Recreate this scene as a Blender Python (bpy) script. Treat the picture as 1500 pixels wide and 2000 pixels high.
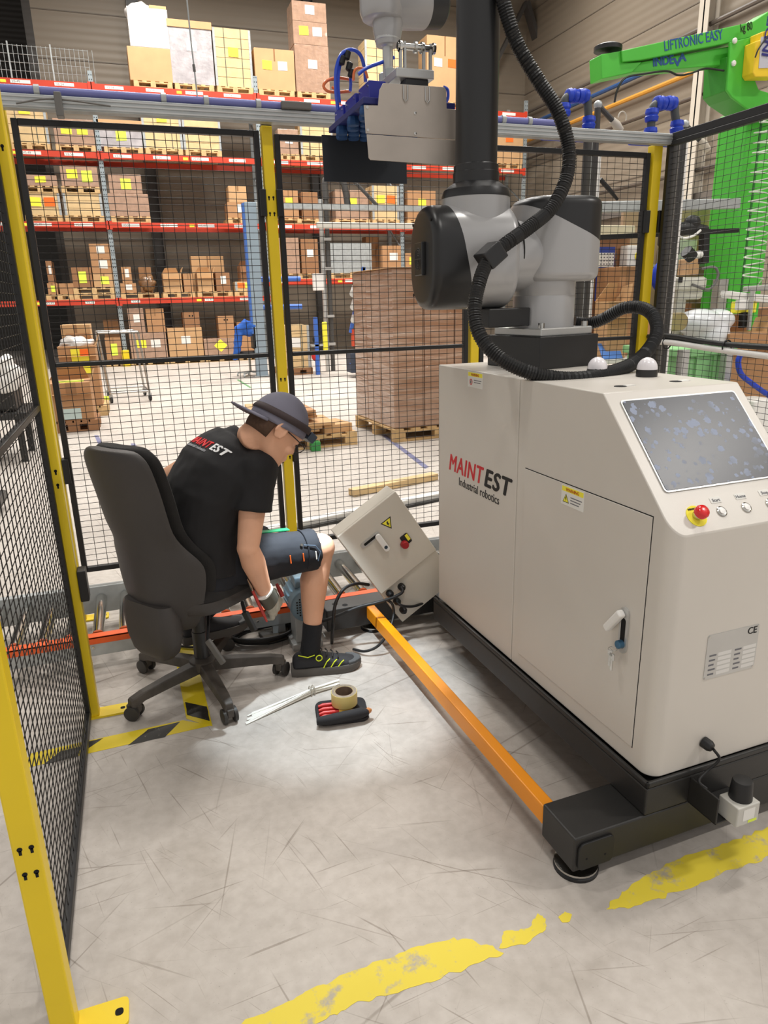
import bpy, bmesh, math, random
from mathutils import Vector as V, Matrix, noise
from mathutils.bvhtree import BVHTree
for o in list(bpy.data.objects): bpy.data.objects.remove(o)
random.seed(7)
SC = bpy.context.scene
COL = bpy.data.collections.new('build')          # gathered here, moved into the scene at the end
PI = math.pi
# ------------------------------------------------------------------ camera
W, H = 1500, 2000
F = 1366.93
HC = 1.53
def _n(v): return V(v).normalized()
_dz = -_n((110, 4500, F)); _dy = _n((-500, -403, F)); _dx = _dy.cross(_dz)
RW = Matrix((_dx, _dy, _dz))                 # camera (x right, y down, z forward) -> world
CAM = V((0, 0, HC))
cd = bpy.data.cameras.new('camera'); cam = bpy.data.objects.new('camera', cd); COL.objects.link(cam)
cd.sensor_fit = 'HORIZONTAL'; cd.sensor_width = 36; cd.lens = 36 * F / W; cd.clip_start = .02; cd.clip_end = 200
mx = RW @ V((1, 0, 0)); my = RW @ V((0, -1, 0)); mz = RW @ V((0, 0, -1))
cam.matrix_world = Matrix(((mx.x, my.x, mz.x, CAM.x), (mx.y, my.y, mz.y, CAM.y), (mx.z, my.z, mz.z, CAM.z), (0, 0, 0, 1)))
SC.camera = cam
def ray(px, py): return RW @ V((px - 750, py - 1000, F))
def at(px, py, Y):
    r = ray(px, py); return CAM + r * (Y / r.y)
def atx(px, py, X):
    r = ray(px, py); return CAM + r * (X / r.x)
def fl(px, py, z=0.0):
    r = ray(px, py); return CAM + r * ((z - HC) / r.z)
# ------------------------------------------------------------------ world, exposure, lamps
SC.view_settings.view_transform = 'Standard'; SC.view_settings.look = 'None'
SC.view_settings.exposure = 0.0; SC.view_settings.gamma = 1.0; SC.view_settings.use_curve_mapping = False
wd = bpy.data.worlds.new('world'); SC.world = wd; wd.use_nodes = True
wd.node_tree.nodes['Background'].inputs[0].default_value = (.80, .78, .76, 1)
wd.node_tree.nodes['Background'].inputs[1].default_value = .75
LAMPS = [  # x, y, z, size x, size y, watts, what it hangs over
    (4.2, 2.9, 10.6, 1.6, .5, 215, 'ceiling lamp over the robot cell'), (-3.0, 3.8, 10.6, 1.6, .5, 125, 'ceiling lamp left of the fence'), (.4, -2.2, 10.6, 1.6, .5, 165, 'ceiling lamp over the foreground floor'),
    (10.4, -1.9, 10.6, 1.8, .6, 560, 'ceiling lamp right of the foreground'), (.8, 7.4, 10.6, 1.6, .5, 230, 'ceiling lamp over the wrapped pallet tower'), (5.2, 7.8, 10.6, 1.6, .5, 260, 'ceiling lamp by the green lift'),
    (-1.5, 12.2, 10.6, 1.6, .5, 270, 'ceiling lamp over the left aisle'), (3.6, 12.6, 10.6, 1.6, .5, 280, 'ceiling lamp over the middle aisle'), (8.5, 12.6, 10.6, 1.6, .5, 300, 'ceiling lamp over the right aisle'),
    (.9, 17.4, 11.2, 1.6, .5, 560, 'ceiling lamp above the left rack bay'), (5.5, 17.2, 11.2, 1.6, .5, 420, 'ceiling lamp above the middle rack bay'), (9.5, 17.2, 11.2, 1.6, .5, 360, 'ceiling lamp above the right rack bay')]
def lamp_light(i, x, y, z, sx, sy, w, lb):
    l = bpy.data.lights.new('ceiling_lamp_light', 'AREA'); l.shape = 'RECTANGLE'; l.size = sx; l.size_y = sy; l.energy = w
    l.color = (1.0, .965, .915); l.spread = math.radians(150)
    o = bpy.data.objects.new('ceiling_lamp_light', l); COL.objects.link(o); o.location = (x, y, z - .07)
for i, a in enumerate(LAMPS): lamp_light(i, *a)
# ------------------------------------------------------------------ materials
MATS = {}
def lin(c):
    return tuple(((v / 255) / 12.92 if v / 255 <= .04045 else ((v / 255 + .055) / 1.055) ** 2.4) for v in c)
def mat(name, rgb=(128, 128, 128), rough=.6, metal=0., var=.0, vs=6., bump=0., bs=60., spec=.5, emit=0., alpha=1., coat=0., trans=0.):
    if name in MATS: return MATS[name]
    m = bpy.data.materials.new(name); m.use_nodes = True; MATS[name] = m
    nt = m.node_tree; b = nt.nodes['Principled BSDF']; c = lin(rgb)
    b.inputs['Base Color'].default_value = (*c, 1); b.inputs['Roughness'].default_value = rough; b.inputs['Metallic'].default_value = metal
    b.inputs['Specular IOR Level'].default_value = spec; b.inputs['Coat Weight'].default_value = coat
    b.inputs['Transmission Weight'].default_value = trans; b.inputs['Alpha'].default_value = alpha
    if emit:
        b.inputs['Emission Color'].default_value = (*c, 1); b.inputs['Emission Strength'].default_value = emit
    if var or bump:
        tc = nt.nodes.new('ShaderNodeTexCoord')
    if var:
        n = nt.nodes.new('ShaderNodeTexNoise'); n.inputs['Scale'].default_value = vs; n.inputs['Detail'].default_value = 5
        nt.links.new(tc.outputs['Object'], n.inputs['Vector'])
        r = nt.nodes.new('ShaderNodeValToRGB'); r.color_ramp.elements[0].position = .3; r.color_ramp.elements[1].position = .7
        r.color_ramp.elements[0].color = (*[v * (1 - var) for v in c], 1); r.color_ramp.elements[1].color = (*[min(1, v * (1 + var)) for v in c], 1)
        nt.links.new(n.outputs['Fac'], r.inputs['Fac']); nt.links.new(r.outputs['Color'], b.inputs['Base Color'])
    if bump:
        n2 = nt.nodes.new('ShaderNodeTexNoise'); n2.inputs['Scale'].default_value = bs; n2.inputs['Detail'].default_value = 4
        nt.links.new(tc.outputs['Object'], n2.inputs['Vector'])
        bp = nt.nodes.new('ShaderNodeBump'); bp.inputs['Strength'].default_value = bump; bp.inputs['Distance'].default_value = .01
        nt.links.new(n2.outputs['Fac'], bp.inputs['Height']); nt.links.new(bp.outputs['Normal'], b.inputs['Normal'])
    return m
YEL = mat('yellow_paint', (236, 205, 30), .38, var=.05, vs=3)
BLK = mat('black_frame_paint', (24, 23, 23), .45)
CAB = mat('cabinet_paint', (212, 206, 197), .36, var=.02, vs=2, bump=.04, bs=500)
CHAR = mat('charcoal_paint', (40, 39, 38), .45, var=.15, vs=8, bump=.05, bs=300)
ORG = mat('orange_paint', (246, 152, 12), .4, var=.04)
CORG = mat('conveyor_orange', (240, 98, 34), .42, var=.05)
ALU = mat('aluminium', (196, 196, 194), .38, .6, var=.06, vs=5)
STEEL = mat('bright_steel', (205, 203, 198), .18, 1., var=.1, vs=9)
GALV = mat('galvanised_steel', (176, 180, 180), .45, .4, var=.12, vs=14)
SILV = mat('robot_silver_paint', (176, 175, 175), .32, .25, var=.02)
RBLK = mat('robot_black_plastic', (36, 36, 37), .35)
RUB = mat('black_rubber', (26, 26, 27), .5)
PLAS = mat('dark_plastic', (52, 49, 46), .5, var=.1, vs=10)
GPLA = mat('grey_plastic', (105, 103, 100), .5)
WHT = mat('white_plastic', (236, 234, 230), .4)
PAPER = mat('paper_white', (232, 230, 224), .8)
NOTE = mat('yellow_note', (250, 238, 70), .75)
LIME = mat('lime_note', (226, 244, 84), .75)
ORNOTE = mat('orange_note', (250, 112, 34), .75)
RED = mat('red_paint', (200, 32, 36), .4)
INK = mat('black_ink', (28, 27, 27), .6)
RACK = mat('rack_beam_red', (196, 62, 38), .45, var=.06, vs=2)
BLUE = mat('blue_plastic', (32, 66, 190), .4)
DBLUE = mat('deep_blue_anodised', (34, 40, 110), .42, .1)
WOOD = mat('pallet_wood', (206, 172, 122), .75, var=.18, vs=12, bump=.15, bs=60)
WOOD2 = mat('pale_plywood', (214, 184, 136), .65, var=.1, vs=5)
CARD = mat('cardboard', (176, 132, 92), .8, var=.06, vs=3)
CARD2 = mat('cardboard_light', (196, 156, 112), .8, var=.06, vs=3)
CARD3 = mat('cardboard_dark', (148, 106, 72), .8, var=.06, vs=3)
WRAP = mat('stretch_wrapped_carton', (170, 138, 116), .22, 0, var=.14, vs=7, bump=.7, bs=14, coat=.6)
WRAPW = mat('cloudy_stretch_wrap', (214, 208, 202), .2, 0, var=.16, vs=5, bump=.8, bs=12, coat=.6)
TAPE = mat('packing_tape', (150, 112, 76), .3)
GREEN = mat('lift_green_paint', (80, 190, 62), .4, var=.04)
# ------------------------------------------------------------------ mesh builder
TM = {}
class MB:
    def __init__(s): s.v = []; s.f = []
    def add(s, vs, fs):
        k = len(s.v); s.v += [V(p) for p in vs]; s.f += [tuple(i + k for i in f) for f in fs]; return s
    def box(s, x0, x1, y0, y1, z0, z1, M=None):
        vs = [V((x, y, z)) for x in (x0, x1) for y in (y0, y1) for z in (z0, z1)]
        if M is not None: vs = [M @ p for p in vs]
        return s.add(vs, [(0, 1, 3, 2), (4, 6, 7, 5), (0, 4, 5, 1), (2, 3, 7, 6), (0, 2, 6, 4), (1, 5, 7, 3)])
    def bar(s, p, q, w, h, up=(0, 0, 1)):            # rectangular bar p->q
        p = V(p); q = V(q); d = (q - p).normalized(); u = V(up)
        a = d.cross(u)
        if a.length < 1e-5: a = d.cross(V((1, 0, 0)))
        a.normalize(); b = a.cross(d)
        vs = [e + a * (sx * w / 2) + b * (sy * h / 2) for e in (p, q) for sx, sy in ((-1, -1), (1, -1), (1, 1), (-1, 1))]
        return s.add(vs, [(3, 2, 1, 0), (4, 5, 6, 7)] + [(i, (i + 1) % 4, (i + 1) % 4 + 4, i + 4) for i in range(4)])
    def loft(s, rings, cap=True, close=True):
        k = len(s.v); n = len(rings[0])
        for r in rings: s.v += [V(p) for p in r]
        m = n if close else n - 1
        for i in range(len(rings) - 1):
            for j in range(m):
                a = k + i * n + j; b = k + i * n + (j + 1) % n
                s.f.append((a, b, b + n, a + n))
        if cap and close:
            s.f.append(tuple(k + j for j in reversed(range(n)))); e = k + (len(rings) - 1) * n
            s.f.append(tuple(e + j for j in range(n)))
        return s
    def tube(s, pts, r, n=8, cap=True, flat=1., up=None):
        pts = [V(p) for p in pts]; rs = list(r) if hasattr(r, '__len__') else [r] * len(pts)
        rings = []; a = None
        for i, p in enumerate(pts):
            t = (pts[min(i + 1, len(pts) - 1)] - pts[max(i - 1, 0)]).normalized()
            if a is None:
                ref = V(up) if up else (V((0, 0, 1)) if abs(t.z) < .9 else V((1, 0, 0)))
                a = t.cross(ref).normalized()
            else:
                a = (a - t * a.dot(t)); a.normalize()
            b = t.cross(a)
            rings.append([p + a * (math.cos(2 * PI * k / n) * rs[i]) + b * (math.sin(2 * PI * k / n) * rs[i] * flat) for k in range(n)])
        return s.loft(rings, cap)
    def cyl(s, p, q, r, n=16, r2=None): return s.tube([p, q], [r, r if r2 is None else r2], n)
    def lathe(s, prof, o=(0, 0, 0), ax=(0, 0, 1), n=24):
        o = V(o); ax = V(ax).normalized(); a = ax.cross(V((0, 0, 1)) if abs(ax.z) < .9 else V((1, 0, 0))).normalized(); b = ax.cross(a)
        return s.loft([[o + ax * h + a * (math.cos(2 * PI * k / n) * max(r, 1e-4)) + b * (math.sin(2 * PI * k / n) * max(r, 1e-4)) for k in range(n)] for r, h in prof])
    def prism(s, poly, o, ax, ay, d):                # polygon in plane o+ax*x+ay*y, extruded by vector d
        o = V(o); ax = V(ax); ay = V(ay); d = V(d)
        a = [o + ax * x + ay * y for x, y in poly]
        return s.loft([a, [p + d for p in a]])
    def ell(s, c, r, M=None, n=20, m=12):
        c = V(c); M = M or Matrix.Identity(3)
        rings = []
        for i in range(m + 1):
            t = PI * i / m; q = max(math.sin(t), 1e-3)
            rings.append([c + M @ V((r[0] * q * math.cos(2 * PI * k / n), r[1] * q * math.sin(2 * PI * k / n), -r[2] * math.cos(t))) for k in range(n)])
        return s.loft(rings)
    def mesh(s, name, m):
        me = bpy.data.meshes.new(name); me.from_pydata([tuple(p) for p in s.v], [], s.f); me.validate(); me.update()
        bm = bmesh.new(); bm.from_mesh(me); bmesh.ops.recalc_face_normals(bm, faces=bm.faces); bm.to_mesh(me); bm.free()
        if m: me.materials.append(m)
        return me
    def build(s, name, m, parent=None, bevel=0, smooth=0, seg=2, sub=0):
        if parent is not None and parent in TM:
            T = TM[parent]; s.v = [T @ p for p in s.v]
        me = s.mesh(name, m)
        return link(name, me, parent, bevel, smooth, seg, sub)
def link(name, me, parent=None, bevel=0, smooth=0, seg=2, sub=0):
    o = bpy.data.objects.new(name, me); COL.objects.link(o)
    if parent is not None:
        o.parent = parent
        if parent in TM: TM[o] = TM[parent]
    if smooth:
        me.shade_smooth(); me.set_sharp_from_angle(angle=math.radians(smooth))
    if bevel:
        b = o.modifiers.new('bevel', 'BEVEL'); b.width = bevel; b.segments = seg; b.limit_method = 'ANGLE'; b.angle_limit = math.radians(40)
        if smooth: b.harden_normals = False
    if sub:
        q = o.modifiers.new('sub', 'SUBSURF'); q.levels = sub; q.render_levels = sub
    return o
def tag(o, label, cat, group=None, kind=None):
    o['label'] = label; o['category'] = cat
    if group: o['group'] = group
    if kind: o['kind'] = kind
    return o
def thing(name, label, cat, loc=(0, 0, 0), rz=0., group=None, local=False):
    o = bpy.data.objects.new(name, None); COL.objects.link(o); o.empty_display_size = .1
    o.location = loc; o.rotation_euler = (0, 0, rz); tag(o, label, cat, group)
    TM[o] = Matrix.Identity(4) if local else (Matrix.Translation(V(loc)) @ Matrix.Rotation(rz, 4, 'Z')).inverted()
    return o
def struct(o): o['kind'] = 'structure'; return o
def rrect(w, h, r, n=5, cx=0, cy=0):
    out = []
    for qx, qy, a0 in ((1, 1, 0), (-1, 1, 90), (-1, -1, 180), (1, -1, 270)):
        for i in range(n + 1):
            a = math.radians(a0 + 90 * i / n); out.append((cx + qx * (w / 2 - r) + r * math.cos(a), cy + qy * (h / 2 - r) + r * math.sin(a)))
    return out
def smooth_path(pts, k=6):
    pts = [V(p) for p in pts]; out = []
    P = [pts[0] * 2 - pts[1]] + pts + [pts[-1] * 2 - pts[-2]]
    for i in range(1, len(P) - 2):
        a, b, c, d = P[i - 1], P[i], P[i + 1], P[i + 2]
        for j in range(k):
            t = j / k
            out.append(.5 * ((2 * b) + (c - a) * t + (2 * a - 5 * b + 4 * c - d) * t * t + (3 * b - a - 3 * c + d) * t ** 3))
    out.append(pts[-1]); return out
def baked(o):                                   # mesh of an object with its modifiers, nothing else is in the scene yet
    SC.collection.objects.link(o); dg = bpy.context.evaluated_depsgraph_get(); dg.update()
    me = bpy.data.meshes.new_from_object(o.evaluated_get(dg)); bpy.data.objects.remove(o); return me
def text(name, body, size, o, ax, ay, m, parent, align='LEFT', shear=0., bold=0., ext=.0006, width=None, space=1.):
    """flat lettering: origin o, reading direction ax, up ay"""
    cu = bpy.data.curves.new('t', 'FONT'); cu.body = body; cu.size = size; cu.align_x = align; cu.shear = shear; cu.extrude = ext; cu.resolution_u = 3; cu.space_character = space
    t = bpy.data.objects.new('t', cu); me = baked(t)
    bpy.data.curves.remove(cu)
    ax = V(ax).normalized(); ay = V(ay).normalized(); az = ax.cross(ay); o = V(o)
    if bold:                                    # heavier strokes: the outline repeated with small shifts
        n0 = len(me.vertices); vs = [p.co.copy() for p in me.vertices]; fs = [tuple(p.vertices) for p in me.polygons]; me = bpy.data.meshes.new(name)
        sh_ = [(-bold, 0), (bold, 0), (0, -bold * .6), (0, bold * .6), (0, 0)]
        me.from_pydata([v + V((a, c, .00002 * i)) for i, (a, c) in enumerate(sh_) for v in vs], [], [tuple(q + i * n0 for q in f) for i in range(5) for f in fs])
    xs = [p.co.x for p in me.vertices]
    k = 1. if not width else width / (max(xs) - min(xs))
    T = TM.get(parent, Matrix.Identity(4)) if parent is not None else Matrix.Identity(4)
    for p in me.vertices: p.co = T @ (o + ax * p.co.x * k + ay * p.co.y + az * p.co.z)
    me.materials.clear(); me.materials.append(m); me.name = name
    return link(name, me, parent)
def plate(name, m, parent, o, ax, ay, poly, t=.001):
    az = V(ax).normalized().cross(V(ay).normalized())
    return MB().prism(poly, o, V(ax).normalized(), V(ay).normalized(), az * t).build(name, m, parent)
def rect(x0, x1, y0, y1): return [(x0, y0), (x1, y0), (x1, y1), (x0, y1)]
def remesh(mb, name, m, parent, vox=.006, it=4, wr=0., wscale=9., f=.5):
    """joins overlapping solids into one continuous skin"""
    me = mb.mesh(name + '_raw', None); o = bpy.data.objects.new('tmp', me)
    r = o.modifiers.new('r', 'REMESH'); r.mode = 'VOXEL'; r.voxel_size = vox
    sm = o.modifiers.new('s', 'SMOOTH'); sm.factor = f; sm.iterations = it
    me2 = baked(o); bpy.data.meshes.remove(me)
    me2.name = name; me2.materials.clear(); me2.materials.append(m)
    if wr:
        nrm = [v.normal.copy() for v in me2.vertices]
        for v, vn in zip(me2.vertices, nrm):
            q = v.co * wscale; k = noise.noise(V((q.x * .6 + q.z * .8, q.y * .5, q.z * 1.5 - q.x * .9))) + .5 * noise.noise(q * 2.3)
            v.co += vn * (k * wr)
    bv = BVHTree.FromPolygons([v.co.copy() for v in me2.vertices], [tuple(p.vertices) for p in me2.polygons])
    T = TM.get(parent, Matrix.Identity(4))
    for v in me2.vertices: v.co = T @ v.co
    me2.shade_smooth()
    return link(name, me2, parent), bv
# ------------------------------------------------------------------ the setting
def concrete():
    m = bpy.data.materials.new('scratched_concrete'); m.use_nodes = True; nt = m.node_tree; N = nt.nodes.new; L = nt.links.new
    b = nt.nodes['Principled BSDF']; tc = N('ShaderNodeTexCoord')
    def ramp(src, p0, c0, p1, c1):
        r = N('ShaderNodeValToRGB'); e = r.color_ramp.elements; e[0].position = p0; e[1].position = p1
        e[0].color = (*c0, 1); e[1].color = (*c1, 1); L(src, r.inputs['Fac']); return r.outputs['Color']
    def mul(a, c, f=1.):
        x = N('ShaderNodeMix'); x.data_type = 'RGBA'; x.blend_type = 'MULTIPLY'; x.inputs[0].default_value = f
        L(a, x.inputs[6]); L(c, x.inputs[7]); return x.outputs[2]
    def noi(s, d=6, vec=None, dist=0.):
        n = N('ShaderNodeTexNoise'); n.inputs['Scale'].default_value = s; n.inputs['Detail'].default_value = d; n.inputs['Distortion'].default_value = dist
        L(vec or tc.outputs['Object'], n.inputs['Vector']); return n.outputs['Fac']
    col = ramp(noi(1.1, 8), .3, lin((184, 176, 168)), .7, lin((202, 195, 187)))
    col = mul(col, ramp(noi(28, 8), .3, (.86, .85, .84), .65, (1, 1, 1)))
    col = mul(col, ramp(noi(3.3, 9, dist=.8), .30, (.78, .76, .73), .42, (1, 1, 1)), .45)
    col = mul(col, ramp(noi(160, 3), .27, (.62, .6, .58), .33, (1, 1, 1)), .6)
    for ang, lo, ac, th, seed in ((20, .9, 46, .70, 0), (-38, 1.2, 60, .70, 5), (75, 1., 52, .71, 9), (48, 2.2, 90, .70, 3), (-70, 1.8, 80, .70, 12), (5, 3., 120, .69, 7), (105, 2.6, 110, .69, 2), (-15, 1.4, 70, .70, 17), (60, .7, 40, .715, 21), (-52, 3.4, 130, .69, 26)):
        mp = N('ShaderNodeMapping'); mp.inputs['Rotation'].default_value = (0, 0, math.radians(ang)); mp.vector_type = 'TEXTURE'; mp.inputs['Scale'].default_value = (1 / lo, 1 / ac, 1); mp.inputs['Location'].default_value = (seed, seed * .7, seed)
        L(tc.outputs['Object'], mp.inputs['Vector'])
        ln = ramp(noi(1., 1.5, mp.outputs['Vector'], .25), th, (1, 1, 1), th + .06, (.60, .57, .54)); col = mul(col, ln, .8)
    L(col, b.inputs['Base Color'])
    L(ramp(noi(5), .3, (.55,) * 3, .7, (.75,) * 3), b.inputs['Roughness'])
    bp = N('ShaderNodeBump'); bp.inputs['Strength'].default_value = .12; bp.inputs['Distance'].default_value = .004; L(noi(90), bp.inputs['Height']); L(bp.outputs['Normal'], b.inputs['Normal'])
    return m
def panelled(name, rgb, pitch, axis_z=True, rough=.55):
    """sandwich-panel wall: fine horizontal profiling"""
    m = mat(name, rgb, rough, var=.05, vs=.35); nt = m.node_tree; b = nt.nodes['Principled BSDF']
    tc = nt.nodes.new('ShaderNodeTexCoord'); w = nt.nodes.new('ShaderNodeTexWave'); w.bands_direction = 'Z'; w.inputs['Scale'].default_value = 1 / pitch; w.inputs['Distortion'].default_value = 0
    nt.links.new(tc.outputs['Object'], w.inputs['Vector']); bp = nt.nodes.new('ShaderNodeBump'); bp.inputs['Strength'].default_value = .35; bp.inputs['Distance'].default_value = .02
    nt.links.new(w.outputs['Fac'], bp.inputs['Height']); nt.links.new(bp.outputs['Normal'], b.inputs['Normal']); return m
CONC = concrete()
WALLM = panelled('beige_wall_panel', (132, 121, 106), .6)
DARKW = panelled('dark_wall_sheet', (62, 58, 54), .5)
XW, YW, ZC = 12.8, 22.4, 12.0
o = struct(MB().box(-14, XW, -6, 31, -.2, 0).build('floor', CONC))
wb = struct(MB().box(-1.45, XW, YW, YW + .2, 0, ZC).build('wall_back', WALLM))
wr_ = struct(MB().box(XW, XW + .2, -6, YW + .2, 0, ZC).build('wall_right', WALLM))
for k in range(1, 11):                                                    # wall panels are laid in courses: slim joint covers stand proud
    MB().box(-1.45, XW, YW - .012, YW, k * 1.1 - .012, k * 1.1 + .012).build('joint_strip', mat('joint_grey', (104, 95, 84), .6), wb)
    MB().box(XW - .012, XW, 1, YW, k * 1.1 - .012, k * 1.1 + .012).build('joint_strip', MATS['joint_grey'], wr_)
struct(MB().box(-14, -1.45, 30, 30.2, 0, ZC).build('wall_far', DARKW))
struct(MB().box(-1.65, -1.45, YW, 30, 0, ZC).build('wall_side', DARKW))
cl = struct(MB().box(-14, XW + .2, -6, 31, ZC, ZC + .2).build('ceiling', mat('dark_ceiling', (84, 80, 75), .7)))
for k in range(40): MB().box(-9, -1.5, 20.5 + k * .24, 20.62 + k * .24, ZC - .07, ZC).build('ceiling_rib', MATS['dark_ceiling'], cl)
TRD = mat('steelwork_dark', (70, 68, 66), .5)
# columns and bracing of the hall
for i, (x, y, w) in enumerate(((1.02, YW - .16, .3), (5.72, YW - .14, .26), (XW - .15, 14.3, .3), (XW - .15, 8.6, .3))):
    m_ = TRD if i < 2 else mat('column_pale', (196, 188, 174), .5)
    t = MB().box(x - w / 2, x + w / 2, y - .02, y + .02, 0, ZC)
    t.box(x - w / 2, x - w / 2 + .02, y - w / 2, y + w / 2, 0, ZC).box(x + w / 2 - .02, x + w / 2, y - w / 2, y + w / 2, 0, ZC)
    struct(t.build('trim_%d' % (i + 1), m_))
struct(MB().bar(at(1027, 5, 21.9), at(1160, 470, 21.9), .3, .12).build('trim_5', TRD))
struct(MB().bar(at(1027, 5, 21.9), at(900, 260, 21.9), .16, .1).build('trim_6', TRD))
struct(MB().bar((-5.5, 25.5, 7.2), (-1.8, 25.5, 11.5), .16, .12).build('trim_7', mat('steelwork_tan', (120, 108, 88), .5)))
# trunking and pipes along the right wall
for i, (z, r, c, nm, lb) in enumerate(((7.1, .05, (98, 90, 82), 'wall_pipe', 'uppermost dark pipe along the right wall'), (6.72, .055, (44, 78, 128), 'wall_pipe', 'blue pipe along the right wall'), (6.28, .055, (208, 148, 60), 'gas_pipe', 'ochre pipe along the right wall'),
                                       (5.75, .045, (84, 74, 66), 'wall_pipe', 'dark pipe below the ochre one on the right wall'), (4.2, .05, (88, 80, 72), 'wall_pipe', 'lower dark pipe along the right wall'), (3.6, .1, (104, 98, 92), 'cable_trunking', 'grey cable trunking along the right wall'))):
    b = MB()
    if i == 5: b.box(XW - .14, XW - .02, 5, YW, z - r, z + r)
    else: b.cyl((XW - .12, 5, z), (XW - .12, YW, z), r, 8)
    tag(b.build(nm, mat('pipe_%d' % i, c, .45), smooth=40), lb, 'pipe')
# ceiling lamps
for i, (x, y, z, sx, sy, w, lb) in enumerate(LAMPS):
    l = thing('ceiling_lamp', lb, 'lamp', (x, y, z), group='ceiling lamps')
    MB().box(x - sx / 2 - .04, x + sx / 2 + .04, y - sy / 2 - .04, y + sy / 2 + .04, z, z + .06).build('housing', WHT, l)
    MB().box(x - sx / 2, x + sx / 2, y - sy / 2, y + sy / 2, z - .02, z).build('diffuser', mat('lamp_glow', (255, 244, 228), .5, emit=4), l)
    MB().cyl((x, y, z + .06), (x, y, ZC), .008, 6).build('hanger', GALV, l)
# ------------------------------------------------------------------ floor markings
def patch(name, pxs, m, z=.0008, jit=0., k=8, parent=None, label=None):
    P = [fl(*p) for p in pxs]; out = []
    for i, p in enumerate(P):
        q = P[(i + 1) % len(P)]
        for j in range(k):
            r = p.lerp(q, j / k); a = noise.noise_vector(r * 37) * jit + noise.noise_vector(r * 140) * jit * .5; out.append((r.x + a.x, r.y + a.y))
    return MB().prism(out, (0, 0, z - .0006), (1, 0, 0), (0, 1, 0), (0, 0, .0006)).build(name, m, parent)
def worn(name, rgb, wear=.42, sc=16):
    m = bpy.data.materials.new(name); m.use_nodes = True; nt = m.node_tree; b = nt.nodes['Principled BSDF']; b.inputs['Roughness'].default_value = .55
    tc = nt.nodes.new('ShaderNodeTexCoord'); n = nt.nodes.new('ShaderNodeTexNoise'); n.inputs['Scale'].default_value = sc; n.inputs['Detail'].default_value = 9; n.inputs['Roughness'].default_value = .7
    nt.links.new(tc.outputs['Object'], n.inputs['Vector']); r = nt.nodes.new('ShaderNodeValToRGB'); e = r.color_ramp.elements
    e[0].position = wear - .05; e[1].position = wear + .05; e[0].color = (*lin((176, 166, 148)), 1); e[1].color = (*lin(rgb), 1)
    nt.links.new(n.outputs['Fac'], r.inputs['Fac']); nt.links.new(r.outputs['Color'], b.inputs['Base Color']); return m
WYEL = worn('worn_yellow_floor_paint', (226, 205, 62), .41, 11)
TYEL = worn('worn_yellow_tape', (226, 200, 28), .3, 40)
TBLK = worn('worn_black_tape', (40, 38, 34), .34, 60)
s1 = tag(patch('floor_stripe', [(455, 2008), (560, 1956), (640, 1917), (730, 1880), (830, 1846), (905, 1833), (962, 1848), (985, 1862), (925, 1886), (850, 1914), (765, 1944), (690, 1962), (625, 1994), (600, 2012)], WYEL, jit=.011), 'long worn yellow floor stripe at the bottom edge of the photo', 'floor marking', 'worn yellow floor paint')
tag(patch('floor_stripe', [(976, 1852), (985, 1822), (1030, 1815), (1048, 1785), (1066, 1793), (1064, 1818), (1030, 1842)], WYEL, jit=.008), 'small comma-shaped remnant of the yellow floor stripe', 'floor marking', 'worn yellow floor paint')
tag(patch('floor_stripe', [(1090, 1792), (1102, 1780), (1117, 1786), (1112, 1800), (1098, 1802)], WYEL, jit=.003), 'tiny yellow paint fleck on the floor below the levelling foot', 'floor marking', 'worn yellow floor paint')
tag(patch('floor_stripe', [(1180, 1775), (1215, 1745), (1265, 1705), (1340, 1672), (1420, 1646), (1510, 1612), (1510, 1672), (1440, 1695), (1370, 1722), (1300, 1752), (1230, 1772)], WYEL, jit=.011), 'worn yellow floor stripe beside the robot cart at right', 'floor marking', 'worn yellow floor paint')
t1 = thing('hazard_tape', 'worn black and yellow tape strip running under the left fence', 'floor tape', fl(240, 1445), group='hazard tapes')
patch('tape_base', [(40, 1503), (60, 1472), (168, 1448), (357, 1407), (413, 1417), (168, 1473)], TYEL, .0010, parent=t1)
for p in ([(250, 1456), (290, 1425), (352, 1410), (322, 1440)], [(85, 1494), (118, 1468), (160, 1458), (150, 1478)], [(170, 1464), (202, 1442), (168, 1450)]): patch('black_patch', p, TBLK, .0014, .002, parent=t1)
t2 = thing('hazard_tape', 'worn black and yellow tape strip under the office chair', 'floor tape', fl(385, 1380), group='hazard tapes')
patch('tape_base', [(338, 1262), (378, 1260), (415, 1419), (390, 1413), (364, 1404)], TYEL, .0018, parent=t2)
patch('black_patch', [(361, 1372), (404, 1381), (410, 1409), (366, 1397)], TBLK, .0024, .002, parent=t2)
LILA = worn('faded_blue_line', (116, 118, 150), .3)
for p, lb in (([(184, 850), (192, 850), (203, 872), (194, 873)], 'faded blue floor line beside the left pallet'), ([(255, 866), (264, 866), (273, 889), (262, 890)], 'short faded blue floor line behind the chair'), ([(745, 850), (752, 848), (838, 912), (830, 916)], 'thin grey-blue floor line in front of the wrapped pallet')):
    tag(patch('floor_line', p, LILA, k=2), lb, 'floor marking')
tag(patch('floor_line', [(462, 742), (466, 741), (492, 757), (488, 758)], mat('green_line', (96, 140, 96), .6), k=2), 'thin green floor line near the blue jacket', 'floor marking')
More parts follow.
